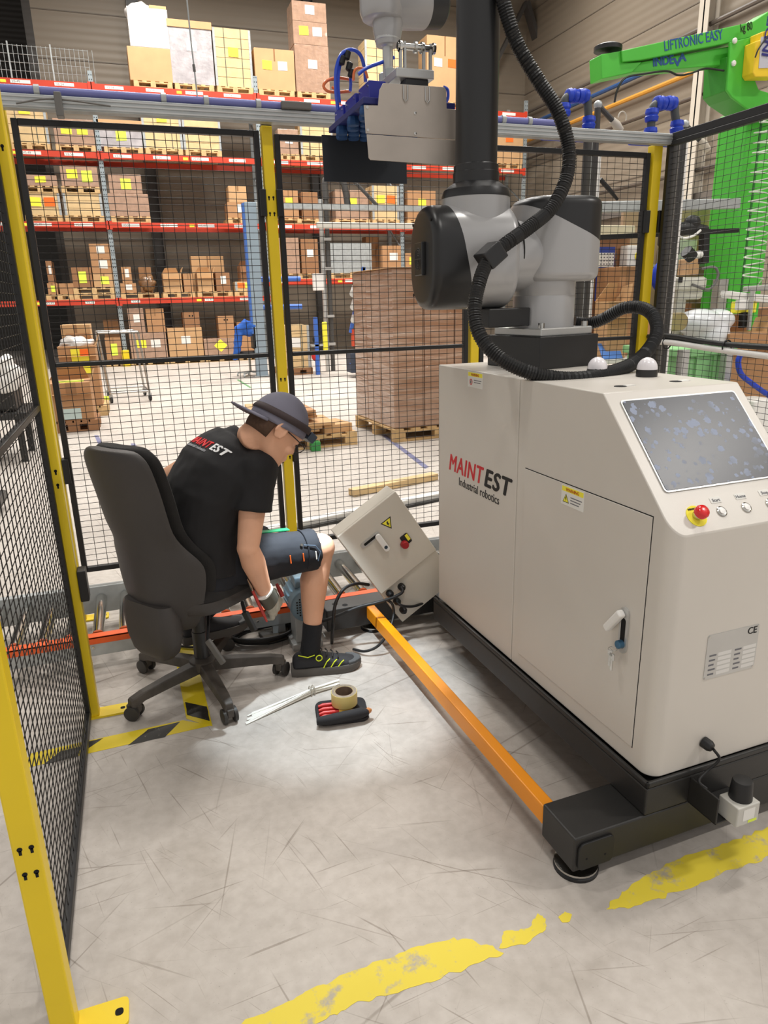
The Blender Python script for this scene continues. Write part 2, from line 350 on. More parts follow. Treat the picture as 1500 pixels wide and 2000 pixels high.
# ------------------------------------------------------------------ fence
KH = mat('hole_black', (12, 12, 12), .9)
WIRE = mat('black_wire', (26, 25, 24), .4)
def post(x, y, top, zs, label, foot=1, s=.05, brk=(), rz=0.):
    t = thing('fence_post', label, 'fence post', (x, y, 0), rz, 'yellow fence posts', local=True); h = s / 2
    MB().box(-h, h, -h, h, .006, top).build('post_tube', YEL, t, .004)
    fp = MB().prism(rrect(.15, .07, .012, cx=.055 * foot), (0, 0, 0), (1, 0, 0), (0, 1, 0), (0, 0, .008)).build('foot_plate', YEL, t)
    MB().prism(rrect(.018, .018, .007, cx=.11 * foot), (0, 0, .0081), (1, 0, 0), (0, 1, 0), (0, 0, .0006)).build('bolt_hole', KH, fp)
    for z in zs:
        for q in (-.0105, .0105):
            MB().prism([(q + .0052 * math.cos(a * PI / 6), .0055 + .0052 * math.sin(a * PI / 6)) for a in range(12)], (0, -h - .0006, z), (1, 0, 0), (0, 0, 1), (0, .0008, 0)).prism(rect(q - .0028, q + .0028, -.008, .003), (0, -h - .0006, z), (1, 0, 0), (0, 0, 1), (0, .0008, 0)).build('keyhole', KH, t)
    for sx, z in brk: MB().box(sx * h, sx * (h + .03), -h - .012, h, z - .06, z + .06).build('bracket', BLK, t, .004)
    MB().box(-h + .002, h - .002, -h + .002, h - .002, top, top + .004).build('end_cap', BLK, t)
    return t
post(-.315, 1.325, 2.3, (.51, .45, 1.2, 1.95), 'yellow fence post nearest the camera at the left edge')
post(-.316, 2.645, 2.3, (.98, .93, 2.0), 'second yellow fence post, its foot left of the office chair', brk=((1, .55), (-1, 1.9)))
YF = 3.6
post(-.41, YF, 2.34, (2.0, 1.94), 'yellow fence post mostly hidden behind the one beside the chair', brk=((1, .78),))
post(.70, YF, 2.31, (2.0, 1.93, 1.15, .80, .745), 'yellow fence post rising directly behind the seated man', brk=((1, .78), (-1, .78), (-1, 1.98), (1, 1.98)))
post(1.78, YF, 2.31, (2.0, 1.94), 'yellow fence post behind the robot arm base', brk=((1, .78), (-1, .78)))
post(2.90, YF, 2.32, (), 'yellow corner fence post right of the robot', s=.058, brk=((1, 1.92), (-1, 1.92), (1, .5)))
def panel(p, q, z0, z1, mids, label, fr=.026, dep=.03, pv=.05, ph=.03, wr=.0014):
    p = V((*p, 0)); q = V((*q, 0)); d = (q - p); L = d.length; d.normalize(); nn = V((-d.y, d.x, 0))
    t = thing('mesh_fence_panel', label, 'fence panel', p, math.atan2(d.y, d.x), 'black mesh panels', local=True)
    for x in (fr / 2, L - fr / 2): MB().box(x - fr / 2, x + fr / 2, -dep / 2, dep / 2, z0, z1).build('frame_stile', BLK, t, .003)
    for z in [z0 + fr / 2, z1 - fr / 2]: MB().box(fr, L - fr, -dep / 2, dep / 2, z - fr / 2, z + fr / 2).build('frame_rail', BLK, t, .003)
    for z in mids: MB().box(fr, L - fr, -dep / 2, dep / 2, z - .01, z + .01).build('middle_rail', BLK, t, .003)
    b = MB(); n = int((L - 2 * fr) / pv)
    for i in range(1, n + 1):
        x = fr + (L - 2 * fr) * i / (n + 1); b.tube([(x, 0, z0 + fr), (x, 0, z1 - fr)], wr, 4)
    n = int((z1 - z0 - 2 * fr) / ph)
    for i in range(1, n + 1):
        z = z0 + fr + (z1 - z0 - 2 * fr) * i / (n + 1); b.tube([(fr, .0022, z), (L - fr, .0022, z)], wr, 4)
    b.build('wire_mesh', WIRE, t)['kind'] = 'stuff'
    return t
panel((-.328, 1.36), (-.328, 2.615), .02, 2.2, (1.21,), 'black mesh panel along the left side of the cell', dep=.02, fr=.03)
panel((-.372, YF), (.665, YF), .255, 2.29, (1.275,), 'black mesh panel behind the office chair')
panel((.735, YF), (1.745, YF), .255, 2.28, (1.275,), 'black mesh panel between seated man and robot cabinet')
panel((1.815, YF), (2.862, YF), .255, 2.28, (1.275,), 'black mesh panel behind the robot shoulder')
panel((2.95, YF - .05), (2.95, 2.4), .255, 2.33, (1.265,), 'black mesh panel at the right side of the cell')
# cable duct and air pipe along the fence top
t = thing('fence_top_rail', 'grey aluminium cable duct running along the fence top', 'rail', (0, YF - .05, 2.30))
MB().box(-1.6, 2.98, YF - .085, YF - .03, 2.312, 2.366).build('duct_body', GALV, t, .003)
for z in (2.322, 2.340, 2.356): MB().box(-1.6, 2.98, YF - .088, YF - .085, z - .003, z + .003).build('duct_ridge', ALU, t)
MB().box(2.94, 2.99, 2.3, YF - .08, 2.33, 2.37).build('duct_return', BLK, t, .003)
t = thing('air_pipe', 'lilac blue compressed-air pipe lying on the fence rail', 'pipe', (0, YF - .06, 2.366))
MB().cyl((-1.6, YF - .065, 2.384), (2.25, YF - .065, 2.384), .017, 12).build('pipe_run', mat('lilac_pipe', (112, 116, 176), .4), t, smooth=40)
for x in (-.25, .25, .43, .66, .78, 1.9, 2.05): MB().lathe([(.017, -.012), (.023, -.01), (.023, .01), (.017, .012)], (x, YF - .065, 2.384), (1, 0, 0), 12).build('clip', GALV, t, smooth=30)
MB().box(.76, .9, YF - .1, YF - .04, 2.367, 2.40).build('valve_body', GPLA, t, .006)
t = thing('cable_tie', 'white cable tie wrapped round the rail at the left', 'cable tie', at(116, 205, 3.52))
c = at(116, 208, 3.5)
MB().box(c.x - .014, c.x + .014, c.y - .045, c.y + .01, c.z - .045, c.z + .045).build('strap', GPLA, t, .004)
MB().tube(smooth_path([(c.x - .16, 3.49, c.z), (c.x - .05, 3.48, c.z + .02), (c.x + .05, 3.48, c.z + .02), (c.x + .2, 3.49, c.z + .01)]), .004, 6).build('tail', GPLA, t)
w = thing('hanging_wire', 'thin steel wire hanging down to the fence rail', 'wire', at(388, 215, 3.55))
MB().tube([at(362, -30, 3.55), at(374, 90, 3.55), at(379, 130, 3.55), at(388, 213, 3.55)], .0035, 6).build('strand', GALV, w)
MB().cyl(at(378, 126, 3.55), at(380, 140, 3.55), .006, 8).build('turnbuckle', GPLA, w)
# ------------------------------------------------------------------ roller conveyor
cv = thing('roller_conveyor', 'low roller conveyor with orange side rails crossing behind the man', 'conveyor', (.5, 3.3, 0))
X0, X1 = -1.7, 2.5
MB().box(X0, X1, 3.03, 3.075, .143, .152).box(X0, X1, 3.03, 3.034, .118, .152).build('front_cover', CORG, cv, .002)
MB().box(X0, X1, 3.036, 3.075, .06, .142).build('front_rail', GALV, cv, .003)
MB().box(X0, X1, 3.515, 3.555, .06, .20).build('back_rail', GALV, cv, .003)
for k in range(12): MB().lathe([(.007, 0), (.007, -.005), (.001, -.006)], (X0 + .3 + k * .36, 3.036, .1), (0, 1, 0), 8).build('bolt', STEEL, cv)
proto = None
for k in range(37):
    x = X0 + .06 + k * .112
    if proto is None:
        proto = MB().lathe([(.008, -.012), (.008, 0), (.026, .002), (.026, .425), (.008, .427), (.008, .44)], (x, 3.083, .135), (0, 1, 0), 18).build('roller', STEEL, cv, smooth=40); x00 = x
    else:
        r = proto.copy(); COL.objects.link(r); r.parent = cv; r.location.x = x - x00
for x in (X0 + .2, -.1, .5, 1.2, X1 - .2):
    for y_ in (3.04, 3.52): MB().box(x - .03, x + .03, y_, y_ + .03, 0, .06).build('support_leg', GALV, cv)
# ------------------------------------------------------------------ robot cart (cabinet on a steel base)
CO = V((1.17, 1.277, 0)); CY = math.radians(1.8)
ct = thing('robot_cabinet', 'beige control cabinet on a black steel base with orange side bar', 'cabinet', CO, CY, local=True)
CM = Matrix.Translation(CO) @ Matrix.Rotation(CY, 4, 'Z')
def cw(u, v, z): return CM @ V((u, v, z))
MB().box(-.226, .735, 0, .15, .05, .158).build('front_beam', CHAR, ct, .005)
MB().box(-.42, .735, 1.63, 1.75, .05, .158).build('rear_beam', CHAR, ct, .005)
MB().box(0, .51, 0, 1.365, .158, .245).build('plinth', CHAR, ct, .005)
MB().box(0, .51, 0, .012, .245, .262).box(0, .012, 0, 1.365, .245, .262).box(.498, .51, 0, 1.365, .245, .262).build('plinth_lip', CHAR, ct, .004)
MB().box(.12, .4, .15, 1.63, .05, .157).build('spine_beam', CHAR, ct, .004)
ob = MB().box(-.224, -.184, .15, 1.63, .085, .147).build('side_bar', ORG, ct, .004); ob['label'] = 'orange painted steel side bar'
for q in ((-.36, 1.69), (-.32, 1.66)): MB().lathe([(.014, 0), (.014, .0006)], (q[0], q[1], .158), (0, 0, 1), 14).build('beam_hole', KH, ct)
MB().prism(rrect(.115, .085, .018), (-.158, 0, .098), (1, 0, 0), (0, 0, 1), (0, -.008, 0)).build('bumper_pad', RUB, ct, .002)
for q in ((-.19, .09), (-.13, .085)): MB().lathe([(.0035, 0), (.0035, .0004)], (q[0], -.0082, q[1]), (0, -1, 0), 8).build('pad_screw', KH, ct)
for u, v in ((-.17, .06), (.68, .06), (-.17, 1.69), (.68, 1.69)):
    f = MB().lathe([(.062, 0), (.062, .008), (.058, .012)], (u, v, 0), n=28).build('levelling_foot', RUB, ct, smooth=40)
    MB().lathe([(.058, .012), (.06, .014), (.06, .02), (.03, .026), (.012, .03), (.012, .05)], (u, v, 0), n=28).build('foot_disc', STEEL, f, smooth=40)
# cabinet shell: two sheet-metal bodies with a seam
def shell(v0, v1, front):
    bm = bmesh.new(); bmesh.ops.create_cube(bm, size=1)
    for p in bm.verts: p.co = V((.017 if p.co.x < 0 else .492, v0 if p.co.y < 0 else v1, .262 if p.co.z < 0 else 1.275))
    if front:
        es = [e for e in bm.edges if all(abs(w.co.y - v0) < 1e-5 for w in e.verts) and abs(e.verts[0].co.z - e.verts[1].co.z) > .5]
        bmesh.ops.bevel(bm, geom=es, offset=.042, segments=8, profile=.5, affect='EDGES')
        bmesh.ops.bisect_plane(bm, geom=bm.verts[:] + bm.edges[:] + bm.faces[:], plane_co=(0, .315, 1.275), plane_no=(0, -.7236, .690), clear_outer=True)
        bmesh.ops.contextual_create(bm, geom=[e for e in bm.edges if e.is_boundary])
    bmesh.ops.recalc_face_normals(bm, faces=bm.faces)
    me = bpy.data.meshes.new('cabinet_body'); bm.to_mesh(me); bm.free(); me.materials.append(CAB); return me
link('front_body', shell(.012, .7305, True), ct, .003, 25)
link('rear_body', shell(.7335, 1.343, False), ct, .004)
MB().box(.022, .487, .72, .745, .27, 1.27).build('seam_filler', KH, ct)
US = .017
MB().prism(rect(.0865, .6825, .315, .9925), (US + .0002, 0, 0), (0, 1, 0), (0, 0, 1), (-.0008, 0, 0)).build('door_gap', KH, ct)
dr = MB().box(US - .0035, US - .0002, .0885, .6805, .3175, .990).build('door', CAB, ct, .001)
# door handle: oval escutcheon, lever, lock and keys
SX, SY, SO = V((0, -1, 0)), V((0, 0, 1)), V((US - .0035, 0, 0))
hd = plate('escutcheon', ALU, dr, SO + V((0, .153, .648)), SX, SY, rrect(.034, .136, .017), .006); hd['label'] = 'oval metal handle plate'
plate('slot', KH, hd, SO + V((-.006, .153, .64)), SX, SY, rrect(.018, .09, .008), .0004)
MB().box(-.028, -.006, -.011, .011, -.078, .012, Matrix.Translation(SO + V((0, .158, .695))) @ Matrix.Rotation(math.radians(38), 4, 'X')).build('lever', WHT, hd, .006, seg=3)
MB().lathe([(.012, 0), (.012, .014), (.010, .016), (.001, .016)], SO + V((-.006, .153, .608)), (-1, 0, 0), 16).build('lock_cylinder', mat('blue_steel', (70, 110, 140), .3, .6), hd, smooth=40)
MB().tube([SO + V((-.024 + .012 * math.cos(a), .166 + .012 * math.sin(a), .59)) for a in [2 * PI * i / 12 for i in range(13)]], .001, 6).build('key_ring', STEEL, hd)
for dy, dz in ((.172, .565), (.163, .556)):
    MB().prism(rrect(.02, .022, .007) , SO + V((-.026, dy, dz + .012)), SX, SY, (-.0018, 0, 0)).box(SO.x - .028, SO.x - .026, dy - .004, dy + .004, dz - .03, dz + .003).build('key', STEEL, hd)
# lettering and stickers on the long side
lo = US - .0006
RINK = mat('red_ink', (208, 40, 48), .6)
text('brand_lettering', 'MAINT', .094, (lo, 1.248, .868), (0, -1, 0), (0, 0, 1), RINK, ct, shear=.22, bold=.002, width=.285, space=1.1)
text('brand_lettering', 'EST', .094, (lo, .958, .868), (0, -1, 0), (0, 0, 1), INK, ct, shear=.22, bold=.0034, width=.195, space=1.12)
text('brand_subline', 'Industrial robotics', .046, (lo, 1.158, .822), (0, -1, 0), (0, 0, 1), INK, ct, width=.31)
def sticker(o, ax, ay, w, h, red):
    o = V(o); ax = V(ax); ay = V(ay); nz = ax.cross(ay)
    s = plate('warning_sticker', PAPER, ct, o, ax, ay, rect(0, w, -h, 0), .0008); q = o + nz * .0008
    plate('sticker_band', NOTE, s, q, ax, ay, rect(.003, w - .003, -h * .3, -.003), .0003)
    text('sticker_word', 'WARNING', h * .22, q + nz * .0003 + ax * (w * .5) - ay * (h * .26), ax, ay, mat('dark_orange_ink', (196, 120, 20), .6), s, 'CENTER', bold=.0006)
    c = q + ax * (w * .22) - ay * (h * .66)
    if red:
        plate('prohibition_ring', RED, s, c, ax, ay, [(h * .2 * math.cos(i * PI / 10), h * .2 * math.sin(i * PI / 10)) for i in range(20)], .0003)
        plate('ring_centre', PAPER, s, c + nz * .0003, ax, ay, [(h * .13 * math.cos(i * PI / 10), h * .13 * math.sin(i * PI / 10)) for i in range(20)], .0002)
        plate('hand_pictogram', INK, s, c + nz * .0005, ax, ay, rrect(h * .12, h * .2, h * .04), .0002)
    else:
        plate('triangle_border', INK, s, c, ax, ay, [(-h * .26, -h * .2), (h * .26, -h * .2), (0, h * .25)], .0003)
        plate('warning_triangle', NOTE, s, c + nz * .0003, ax, ay, [(-h * .2, -h * .165), (h * .2, -h * .165), (0, h * .18)], .0002)
        plate('bolt_pictogram', INK, s, c + nz * .0005, ax, ay, [(-h * .02, h * .1), (h * .05, h * .1), (h * .02, 0), (h * .06, 0), (-h * .03, -h * .13), (0, -h * .02), (-h * .05, -h * .02)], .0002)
    for k, l in enumerate((.5, .44, .38)[:2 if red else 3]):
        plate('small_print', mat('grey_ink', (110, 110, 115), .7), s, q, ax, ay, rect(w * .42, w * (.42 + l), -h * (.5 + .14 * k) - h * .05, -h * (.5 + .14 * k)), .0003)
sticker((US - .0036, .473, .987), (0, -1, 0), (0, 0, 1), .11, .06, False)
sticker((US - .0002, 1.09, 1.271), (0, -1, 0), (0, 0, 1), .112, .056, True)
# name plate on the front
np_ = plate('name_plate', ALU, ct, (.165, .012, .66), (1, 0, 0), (0, 0, 1), rrect(.18, .132, .006, cx=.09, cy=-.06), .0015)
pf = V((.165, .0105, .66))
text('plate_mark', 'CE', .028, pf + V((.138, 0, -.018)), (1, 0, 0), (0, 0, 1), INK, np_, bold=.0006)
for cx_ in (.012, .1):
    for k in range(5):
        plate('plate_field', mat('plate_field_white', (222, 220, 216), .5), np_, pf + V((cx_ + .03, 0, -.052 - k * .014)), (1, 0, 0), (0, 0, 1), rect(0, .046, -.01, 0), .0003)
        plate('plate_caption', MATS['grey_ink'], np_, pf + V((cx_, 0, -.054 - k * .014)), (1, 0, 0), (0, 0, 1), rect(0, .024 - .003 * (k % 3), -.005, 0), .0003)
for a, b in ((.005, .001), (.175, .001), (.005, -.121), (.175, -.121)): MB().lathe([(.003, 0), (.003, .001), (.001, .0016)], pf + V((a, 0, b)), (0, -1, 0), 8).build('rivet', STEEL, np_)
# sloping operator panel
SD = V((0, -.690, -.7236)); SN = V((0, -.7236, .690))
def sp(u, s, off=0.): return V((u, .315, 1.275)) + SD * s + SN * off
AX, AY = V((1, 0, 0)), -SD
bz = plate('screen_bezel', ALU, ct, sp(.255, .173, .0004), AX, AY, rrect(.402, .288, .012), .003)
def screen_mat():
    m = bpy.data.materials.new('smudged_touchscreen'); m.use_nodes = True; nt = m.node_tree; b = nt.nodes['Principled BSDF']; N = nt.nodes.new; L = nt.links.new
    tc = N('ShaderNodeTexCoord'); prev = None
    for sc, th, se in ((24, .34, 0), (40, .33, 3.3)):
        mp = N('ShaderNodeMapping'); mp.inputs['Location'].default_value = (se, se * .4, 0); L(tc.outputs['Object'], mp.inputs['Vector'])
        v = N('ShaderNodeTexVoronoi'); v.inputs['Scale'].default_value = sc; L(mp.outputs['Vector'], v.inputs['Vector'])
        n = N('ShaderNodeTexNoise'); n.inputs['Scale'].default_value = 130; L(tc.outputs['Object'], n.inputs['Vector'])
        n2 = N('ShaderNodeTexNoise'); n2.inputs['Scale'].default_value = 7 + se; L(tc.outputs['Object'], n2.inputs['Vector'])
        a = N('ShaderNodeMath'); a.operation = 'MULTIPLY_ADD'; L(n.outputs['Fac'], a.inputs[0]); a.inputs[1].default_value = .35; L(v.outputs['Distance'], a.inputs[2])
        r = N('ShaderNodeMapRange'); L(a.outputs[0], r.inputs[0]); r.inputs[1].default_value = th + .14; r.inputs[2].default_value = th + .1; 
        g = N('ShaderNodeMapRange'); L(n2.outputs['Fac'], g.inputs[0]); g.inputs[1].default_value = .36; g.inputs[2].default_value = .5
        k = N('ShaderNodeMath'); k.operation = 'MULTIPLY'; L(r.outputs[0], k.inputs[0]); L(g.outputs[0], k.inputs[1])
        if prev:
            x = N('ShaderNodeMath'); x.operation = 'MAXIMUM'; L(prev, x.inputs[0]); L(k.outputs[0], x.inputs[1]); prev = x.outputs[0]
        else: prev = k.outputs[0]
    c = N('ShaderNodeValToRGB'); c.color_ramp.elements[0].color = (*lin((44, 48, 58)), 1); c.color_ramp.elements[1].color = (*lin((140, 150, 172)), 1); L(prev, c.inputs[0]); L(c.outputs[0], b.inputs['Base Color'])
    q = N('ShaderNodeMapRange'); L(prev, q.inputs[0]); q.inputs[3].default_value = .34; q.inputs[4].default_value = .5; L(q.outputs[0], b.inputs['Roughness'])
    return m
plate('touchscreen', screen_mat(), bz, sp(.255, .173, .0034), AX, AY, rrect(.392, .278, .008), .0012)
es = MB().lathe([(.029, 0), (.029, .002), (.001, .0021)], sp(.113, .391), SN, 28).build('emergency_stop_plate', NOTE, ct)
text('stop_lettering', 'EMERGENCY STOP', .0075, sp(.113, .374, .0024), AX, AY, INK, es, 'CENTER', width=.036)
MB().lathe([(.013, .002), (.013, .012), (.012, .014)], sp(.113, .391), SN, 18).build('stop_collar', STEEL, es, smooth=40)
MB().lathe([(.012, .014), (.018, .016), (.0185, .026), (.016, .031), (.008, .033), (.001, .0332)], sp(.113, .391), SN, 20).build('stop_button', mat('signal_red', (222, 28, 30), .25, coat=.5), es, smooth=50)
for u, w_ in ((.196, 'Start'), (.279, 'Home'), (.362, 'Stop')):
    b_ = MB().lathe([(.0145, 0), (.0145, .003), (.012, .0045), (.011, .0035), (.001, .0035)], sp(u, .390), SN, 22).build('push_button', STEEL, ct, smooth=30)
    MB().lathe([(.009, .0035), (.009, .0055), (.001, .006)], sp(u, .390), SN, 16).build('button_face', WHT, b_)
    k_ = plate('button_label', PAPER, ct, sp(u, .356), AX, AY, rrect(.036, .017, .003), .0012)
    text('label_lettering', w_, .013, sp(u, .361, .0014), AX, AY, MATS['grey_ink'], k_, 'CENTER')
# signal domes, lifting eyes
for u, v in ((.386, .575), (.275, .68)):
    d = MB().lathe([(.033, 0), (.033, .022), (.03, .024)], (u, v, 1.275), n=28).build('dome_base', RBLK, ct, smooth=40)
    MB().lathe([(.032, .022)] + [(.032 * math.cos(a), .024 + .036 * math.sin(a)) for a in [PI / 2 * i / 8 for i in range(9)]], (u, v, 1.275), n=28).build('signal_dome', mat('milky_dome', (236, 232, 236), .25, coat=.4), d, smooth=60)
for u, v in ((.15, .41), (.36, .42)):
    d = MB().lathe([(.018, 0), (.018, .001)], (u, v, 1.275), n=16).build('lifting_hole', KH, ct)
    MB().box(u + .012, u + .045, v - .012, v + .008, 1.275, 1.2775).build('hole_cover', WHT, d)
# cable gland and safety scanner at the front foot
g = MB().lathe([(.016, 0), (.016, .02), (.012, .028), (.006, .03)], (.195, .012, .335), (.2, -1, -.15), 14).build('cable_gland', RUB, ct, smooth=40)
MB().tube(smooth_path([(.2, -.02, .33), (.215, -.03, .30), (.19, -.02, .265), (.15, -.03, .25), (.16, -.05, .235)]), .004, 8).build('sensor_cable', RUB, g, smooth=60)
sc_ = MB().box(.15, .30, -.1, 0, .158, .164).box(.15, .156, -.1, 0, .158, .24).build('scanner_bracket', CHAR, ct, .002)
MB().box(.185, .262, -.135, -.07, .166, .225).build('scanner_body', mat('scanner_grey', (198, 196, 188), .45), sc_, .003)
plate('scanner_label', PAPER, sc_, (.205, -.1352, .2), (1, 0, 0), (0, 0, 1), rect(0, .04, -.02, .015), .0005)
plate('scanner_tag', LIME, sc_, (.225, -.1352, .17), (1, 0, 0), (0, 0, 1), rect(0, .03, 0, .008), .0005)
MB().lathe([(.03, .225 - .22), (.030, .01), (.026, .055), (.024, .06), (.001, .062)], (.228, -.1, .22), n=24).build('scanner_head', RUB, sc_, smooth=40)
# ------------------------------------------------------------------ robot arm
ra = thing('industrial_robot', 'silver and black articulated robot arm bolted on the cabinet', 'robot arm', cw(.333, 1.095, 1.275), CY + math.radians(10))
RB = Matrix.Translation(cw(.333, 1.095, 0)) @ Matrix.Rotation(CY + math.radians(10), 4, 'Z')
MB().box(-.145, .145, -.145, .145, 1.275, 1.39, RB).build('base_block', RBLK, ra, .003)
MB().box(-.128, .128, -.128, .128, 1.39, 1.418, RB).build('base_plate', ALU, ra, .004)
for sx in (-1, 1):
    for sy in (-1, 1): MB().lathe([(.012, 0), (.012, .018), (.006, .018), (.006, .012), (.001, .012)], RB @ V((sx * .108, sy * .108, 1.418)), n=12).build('base_bolt', STEEL, ra)
bc = RB @ V((0, 0, 0))
MB().lathe([(.113, 1.418), (.113, 1.528), (.112, 1.530), (.113, 1.532), (.113, 1.59)], (bc.x, bc.y, 0), n=48).build('base_column', SILV, ra, smooth=30)
MB().box(-.3, -.11, -.05, .06, 1.425, 1.49, RB).build('connector_box', RBLK, ra, .004)
A = V((-.995, .08, 0)).normalized(); B = V((0, 0, 1)); Cn = A.cross(B)
def cut(mb, name, m_lo, m_hi, co, no, bev):
    me0 = mb.mesh('tmp', None); out = []
    for side, m in ((False, m_lo), (True, m_hi)):
        bm = bmesh.new(); bm.from_mesh(me0)
        if bev:
            bmesh.ops.bevel(bm, geom=[e for e in bm.edges if e.calc_face_angle(0) > .9], offset=bev, segments=5, profile=.5, affect='EDGES')
        bmesh.ops.bisect_plane(bm, geom=bm.verts[:] + bm.edges[:] + bm.faces[:], plane_co=co, plane_no=no, clear_outer=not side, clear_inner=side)
        bmesh.ops.contextual_create(bm, geom=[e for e in bm.edges if e.is_boundary]); bmesh.ops.recalc_face_normals(bm, faces=bm.faces)
        T = TM[ra]
        for p in bm.verts: p.co = T @ p.co
        me = bpy.data.meshes.new(name[side]); bm.to_mesh(me); bm.free(); me.materials.append(m); out.append(link(name[side], me, ra, 0, 35))
    return out
s0 = V((1.500, 2.378, 0))
cut(MB().prism(rrect(.30, .28, .105, 10), s0 + B * 1.578, A, Cn, B * .282), ('shoulder_housing', 'shoulder_cap'), SILV, RBLK, s0 - A * .0 + B * 1.775, V((.42, -.12, 1)).normalized(), .03)
E0 = V((1.19, 2.40, 1.662))
MB().cyl(V((1.47, 2.38, 1.675)), E0 - A * .08, .121, 48).build('shoulder_link', SILV, ra, smooth=30)
MB().lathe([(.1215, -.002), (.1215, .002)], E0 - A * .135 + B * .012, A, 48).build('joint_seam', KH, ra)
elb = cut(MB().prism(rrect(.30, .345, .135, 12), E0 - A * .115, Cn, B, A * .315), ('elbow_housing', 'elbow_cap'), SILV, RBLK, E0 + A * .085, (A + B * -.22).normalized(), .03)
fan = MB().box(-.042, .042, -.055, .055, 0, .014, Matrix.Translation(E0 + A * .199 + B * -.0) @ Matrix((Cn, B, A)).transposed().to_4x4()).build('fan_housing', RBLK, elb[1], .003)
fc = E0 + A * .2132
for r in (.012, .02, .028, .036):
    MB().tube([fc + (Cn * math.cos(a) + B * math.sin(a)) * r for a in [2 * PI * i / 20 for i in range(21)]], .0016, 5).build('fan_ring', PLAS, fan)
MB().bar(fc - Cn * .036, fc + Cn * .036, .003, .003).bar(fc - B * .036, fc + B * .036, .003, .003, (1, 0, 0)).build('fan_spoke', PLAS, fan)
for q in ((-.1, .12), (.1, .12), (.1, -.12)): MB().lathe([(.006, 0), (.006, .002)], E0 + A * .198 + Cn * q[0] + B * q[1], A, 8).build('cap_screw', KH, elb[1])
MB().lathe([(.119, 1.66), (.119, 1.858)], (E0.x, E0.y, 0), n=48).build('upper_arm_socket', SILV, ra, smooth=30)
MB().lathe([(.1195, 1.858), (.119, 1.866), (.112, 1.885), (.09, 1.902), (.0795, 1.908), (.0795, 1.94), (.077, 1.942), (.077, 1.962), (.0725, 1.966)], (E0.x, E0.y, 0), n=48).build('arm_collar', RBLK, ra, smooth=30)
MB().lathe([(.0715, 1.96), (.0715, 3.18)], (E0.x, E0.y, 0), n=48).build('upper_arm_tube', RBLK, ra, smooth=30)
# upper elbow, forearm and wrist (partly above the picture)
MB().lathe([(.1, -.18), (.12, -.16), (.12, .16), (.1, .18)], (E0.x, E0.y + .08, 3.26), (0, 1, 0), 40).build('upper_elbow', SILV, ra, smooth=30)
MB().tube([(1.19, 2.62, 3.26), (1.2, 2.74, 2.72)], .062, 32).build('forearm_tube', RBLK, ra, smooth=30)
w0 = at(845, 8, 2.74); w1 = at(742, 8, 2.70)
MB().lathe([(.07, -.03), (.078, -.02), (.078, .06)], w0, (w1 - w0), 36).build('wrist_cap', RBLK, ra, smooth=35)
MB().tube([w0 + (w1 - w0).normalized() * .05, w0.lerp(w1, .6), w1], [.08, .078, .07], 36).build('wrist_housing', SILV, ra, smooth=35)
wc = at(755, 30, 2.70)
MB().lathe([(.078, .14), (.078, .02), (.07, 0), (.06, -.006)], (at(746, 20, 2.7).x, 2.70, at(742, 38, 2.7).z), n=36).build('wrist_joint', SILV, ra, smooth=35)
MB().lathe([(.054, .02), (.052, -.03), (.046, -.055), (.042, -.075)], (at(757, 60, 2.7).x, 2.70, at(757, 42, 2.7).z), n=36).build('wrist_neck', SILV, ra, smooth=35)
fz = at(757, 80, 2.7)
MB().lathe([(.043, .03), (.046, .02), (.046, 0), (.03, -.012), (.019, -.02), (.019, -.17)], (fz.x, 2.70, fz.z), n=28).build('tool_flange', ALU, ra, smooth=35)
# ------------------------------------------------------------------ gripper
gr = thing('vacuum_gripper', 'vacuum gripper with aluminium side plate and blue suction blocks', 'gripper', (1.0, 2.75, 1.98))
def yplate(name, m, poly, Y, t=.004, par=None): return MB().prism(poly, (0, Y, 0), (1, 0, 0), (0, 0, 1), (0, t, 0)).build(name, m, par or gr, .0008)
BAL = mat('brushed_aluminium', (188, 178, 168), .45, .3, var=.08, vs=7)
pl_ = [(.826, 2.068), (.822, 2.152), (.872, 2.154), (.878, 2.2), (.892, 2.222), (1.115, 2.224), (1.122, 2.215), (1.124, 2.158), (1.19, 2.158), (1.19, 2.062)]
yplate('side_plate', BAL, pl_, 2.5)
yplate('side_plate_skirt', BAL, [(.827, 2.064), (.832, 1.992), (.838, 1.986), (1.19, 1.978), (1.19, 2.059)], 2.494)
for x, z in ((.833, 2.146), (.833, 2.078), (1.005, 2.138), (1.005, 2.075)): MB().lathe([(.005, 0), (.005, .002), (.001, .003)], (x, 2.5, z), (0, -1, 0), 10).build('plate_screw', STEEL, gr)
for x in (.97, 1.05):
    MB().tube([(x - .008, 2.497, 2.22), (x - .007, 2.496, 2.178), (x, 2.496, 2.17), (x + .007, 2.496, 2.178), (x + .008, 2.497, 2.22)], .0022, 6).build('slot_rim', ALU, gr)
yplate('rear_plate', mat('dark_rear_plate', (44, 48, 54), .5, .2), [(.808, 1.992), (1.167, 1.992), (1.167, 2.162), (.806, 2.162)], 3.0)
MB().box(.83, 1.17, 2.53, 2.98, 2.165, 2.185).build('suction_plate', DBLUE, gr, .002)
FOAM = mat('blue_foam', (24, 68, 120), .7)
for i in range(7):
    for j in range(6):
        MB().lathe([(.021, 0), (.0235, .006), (.0235, .014), (.018, .03)], (.848 + i * .048 + (.022 if j % 2 else 0), 2.56 + j * .075, 2.135), n=8).build('foam_pad', FOAM, gr)
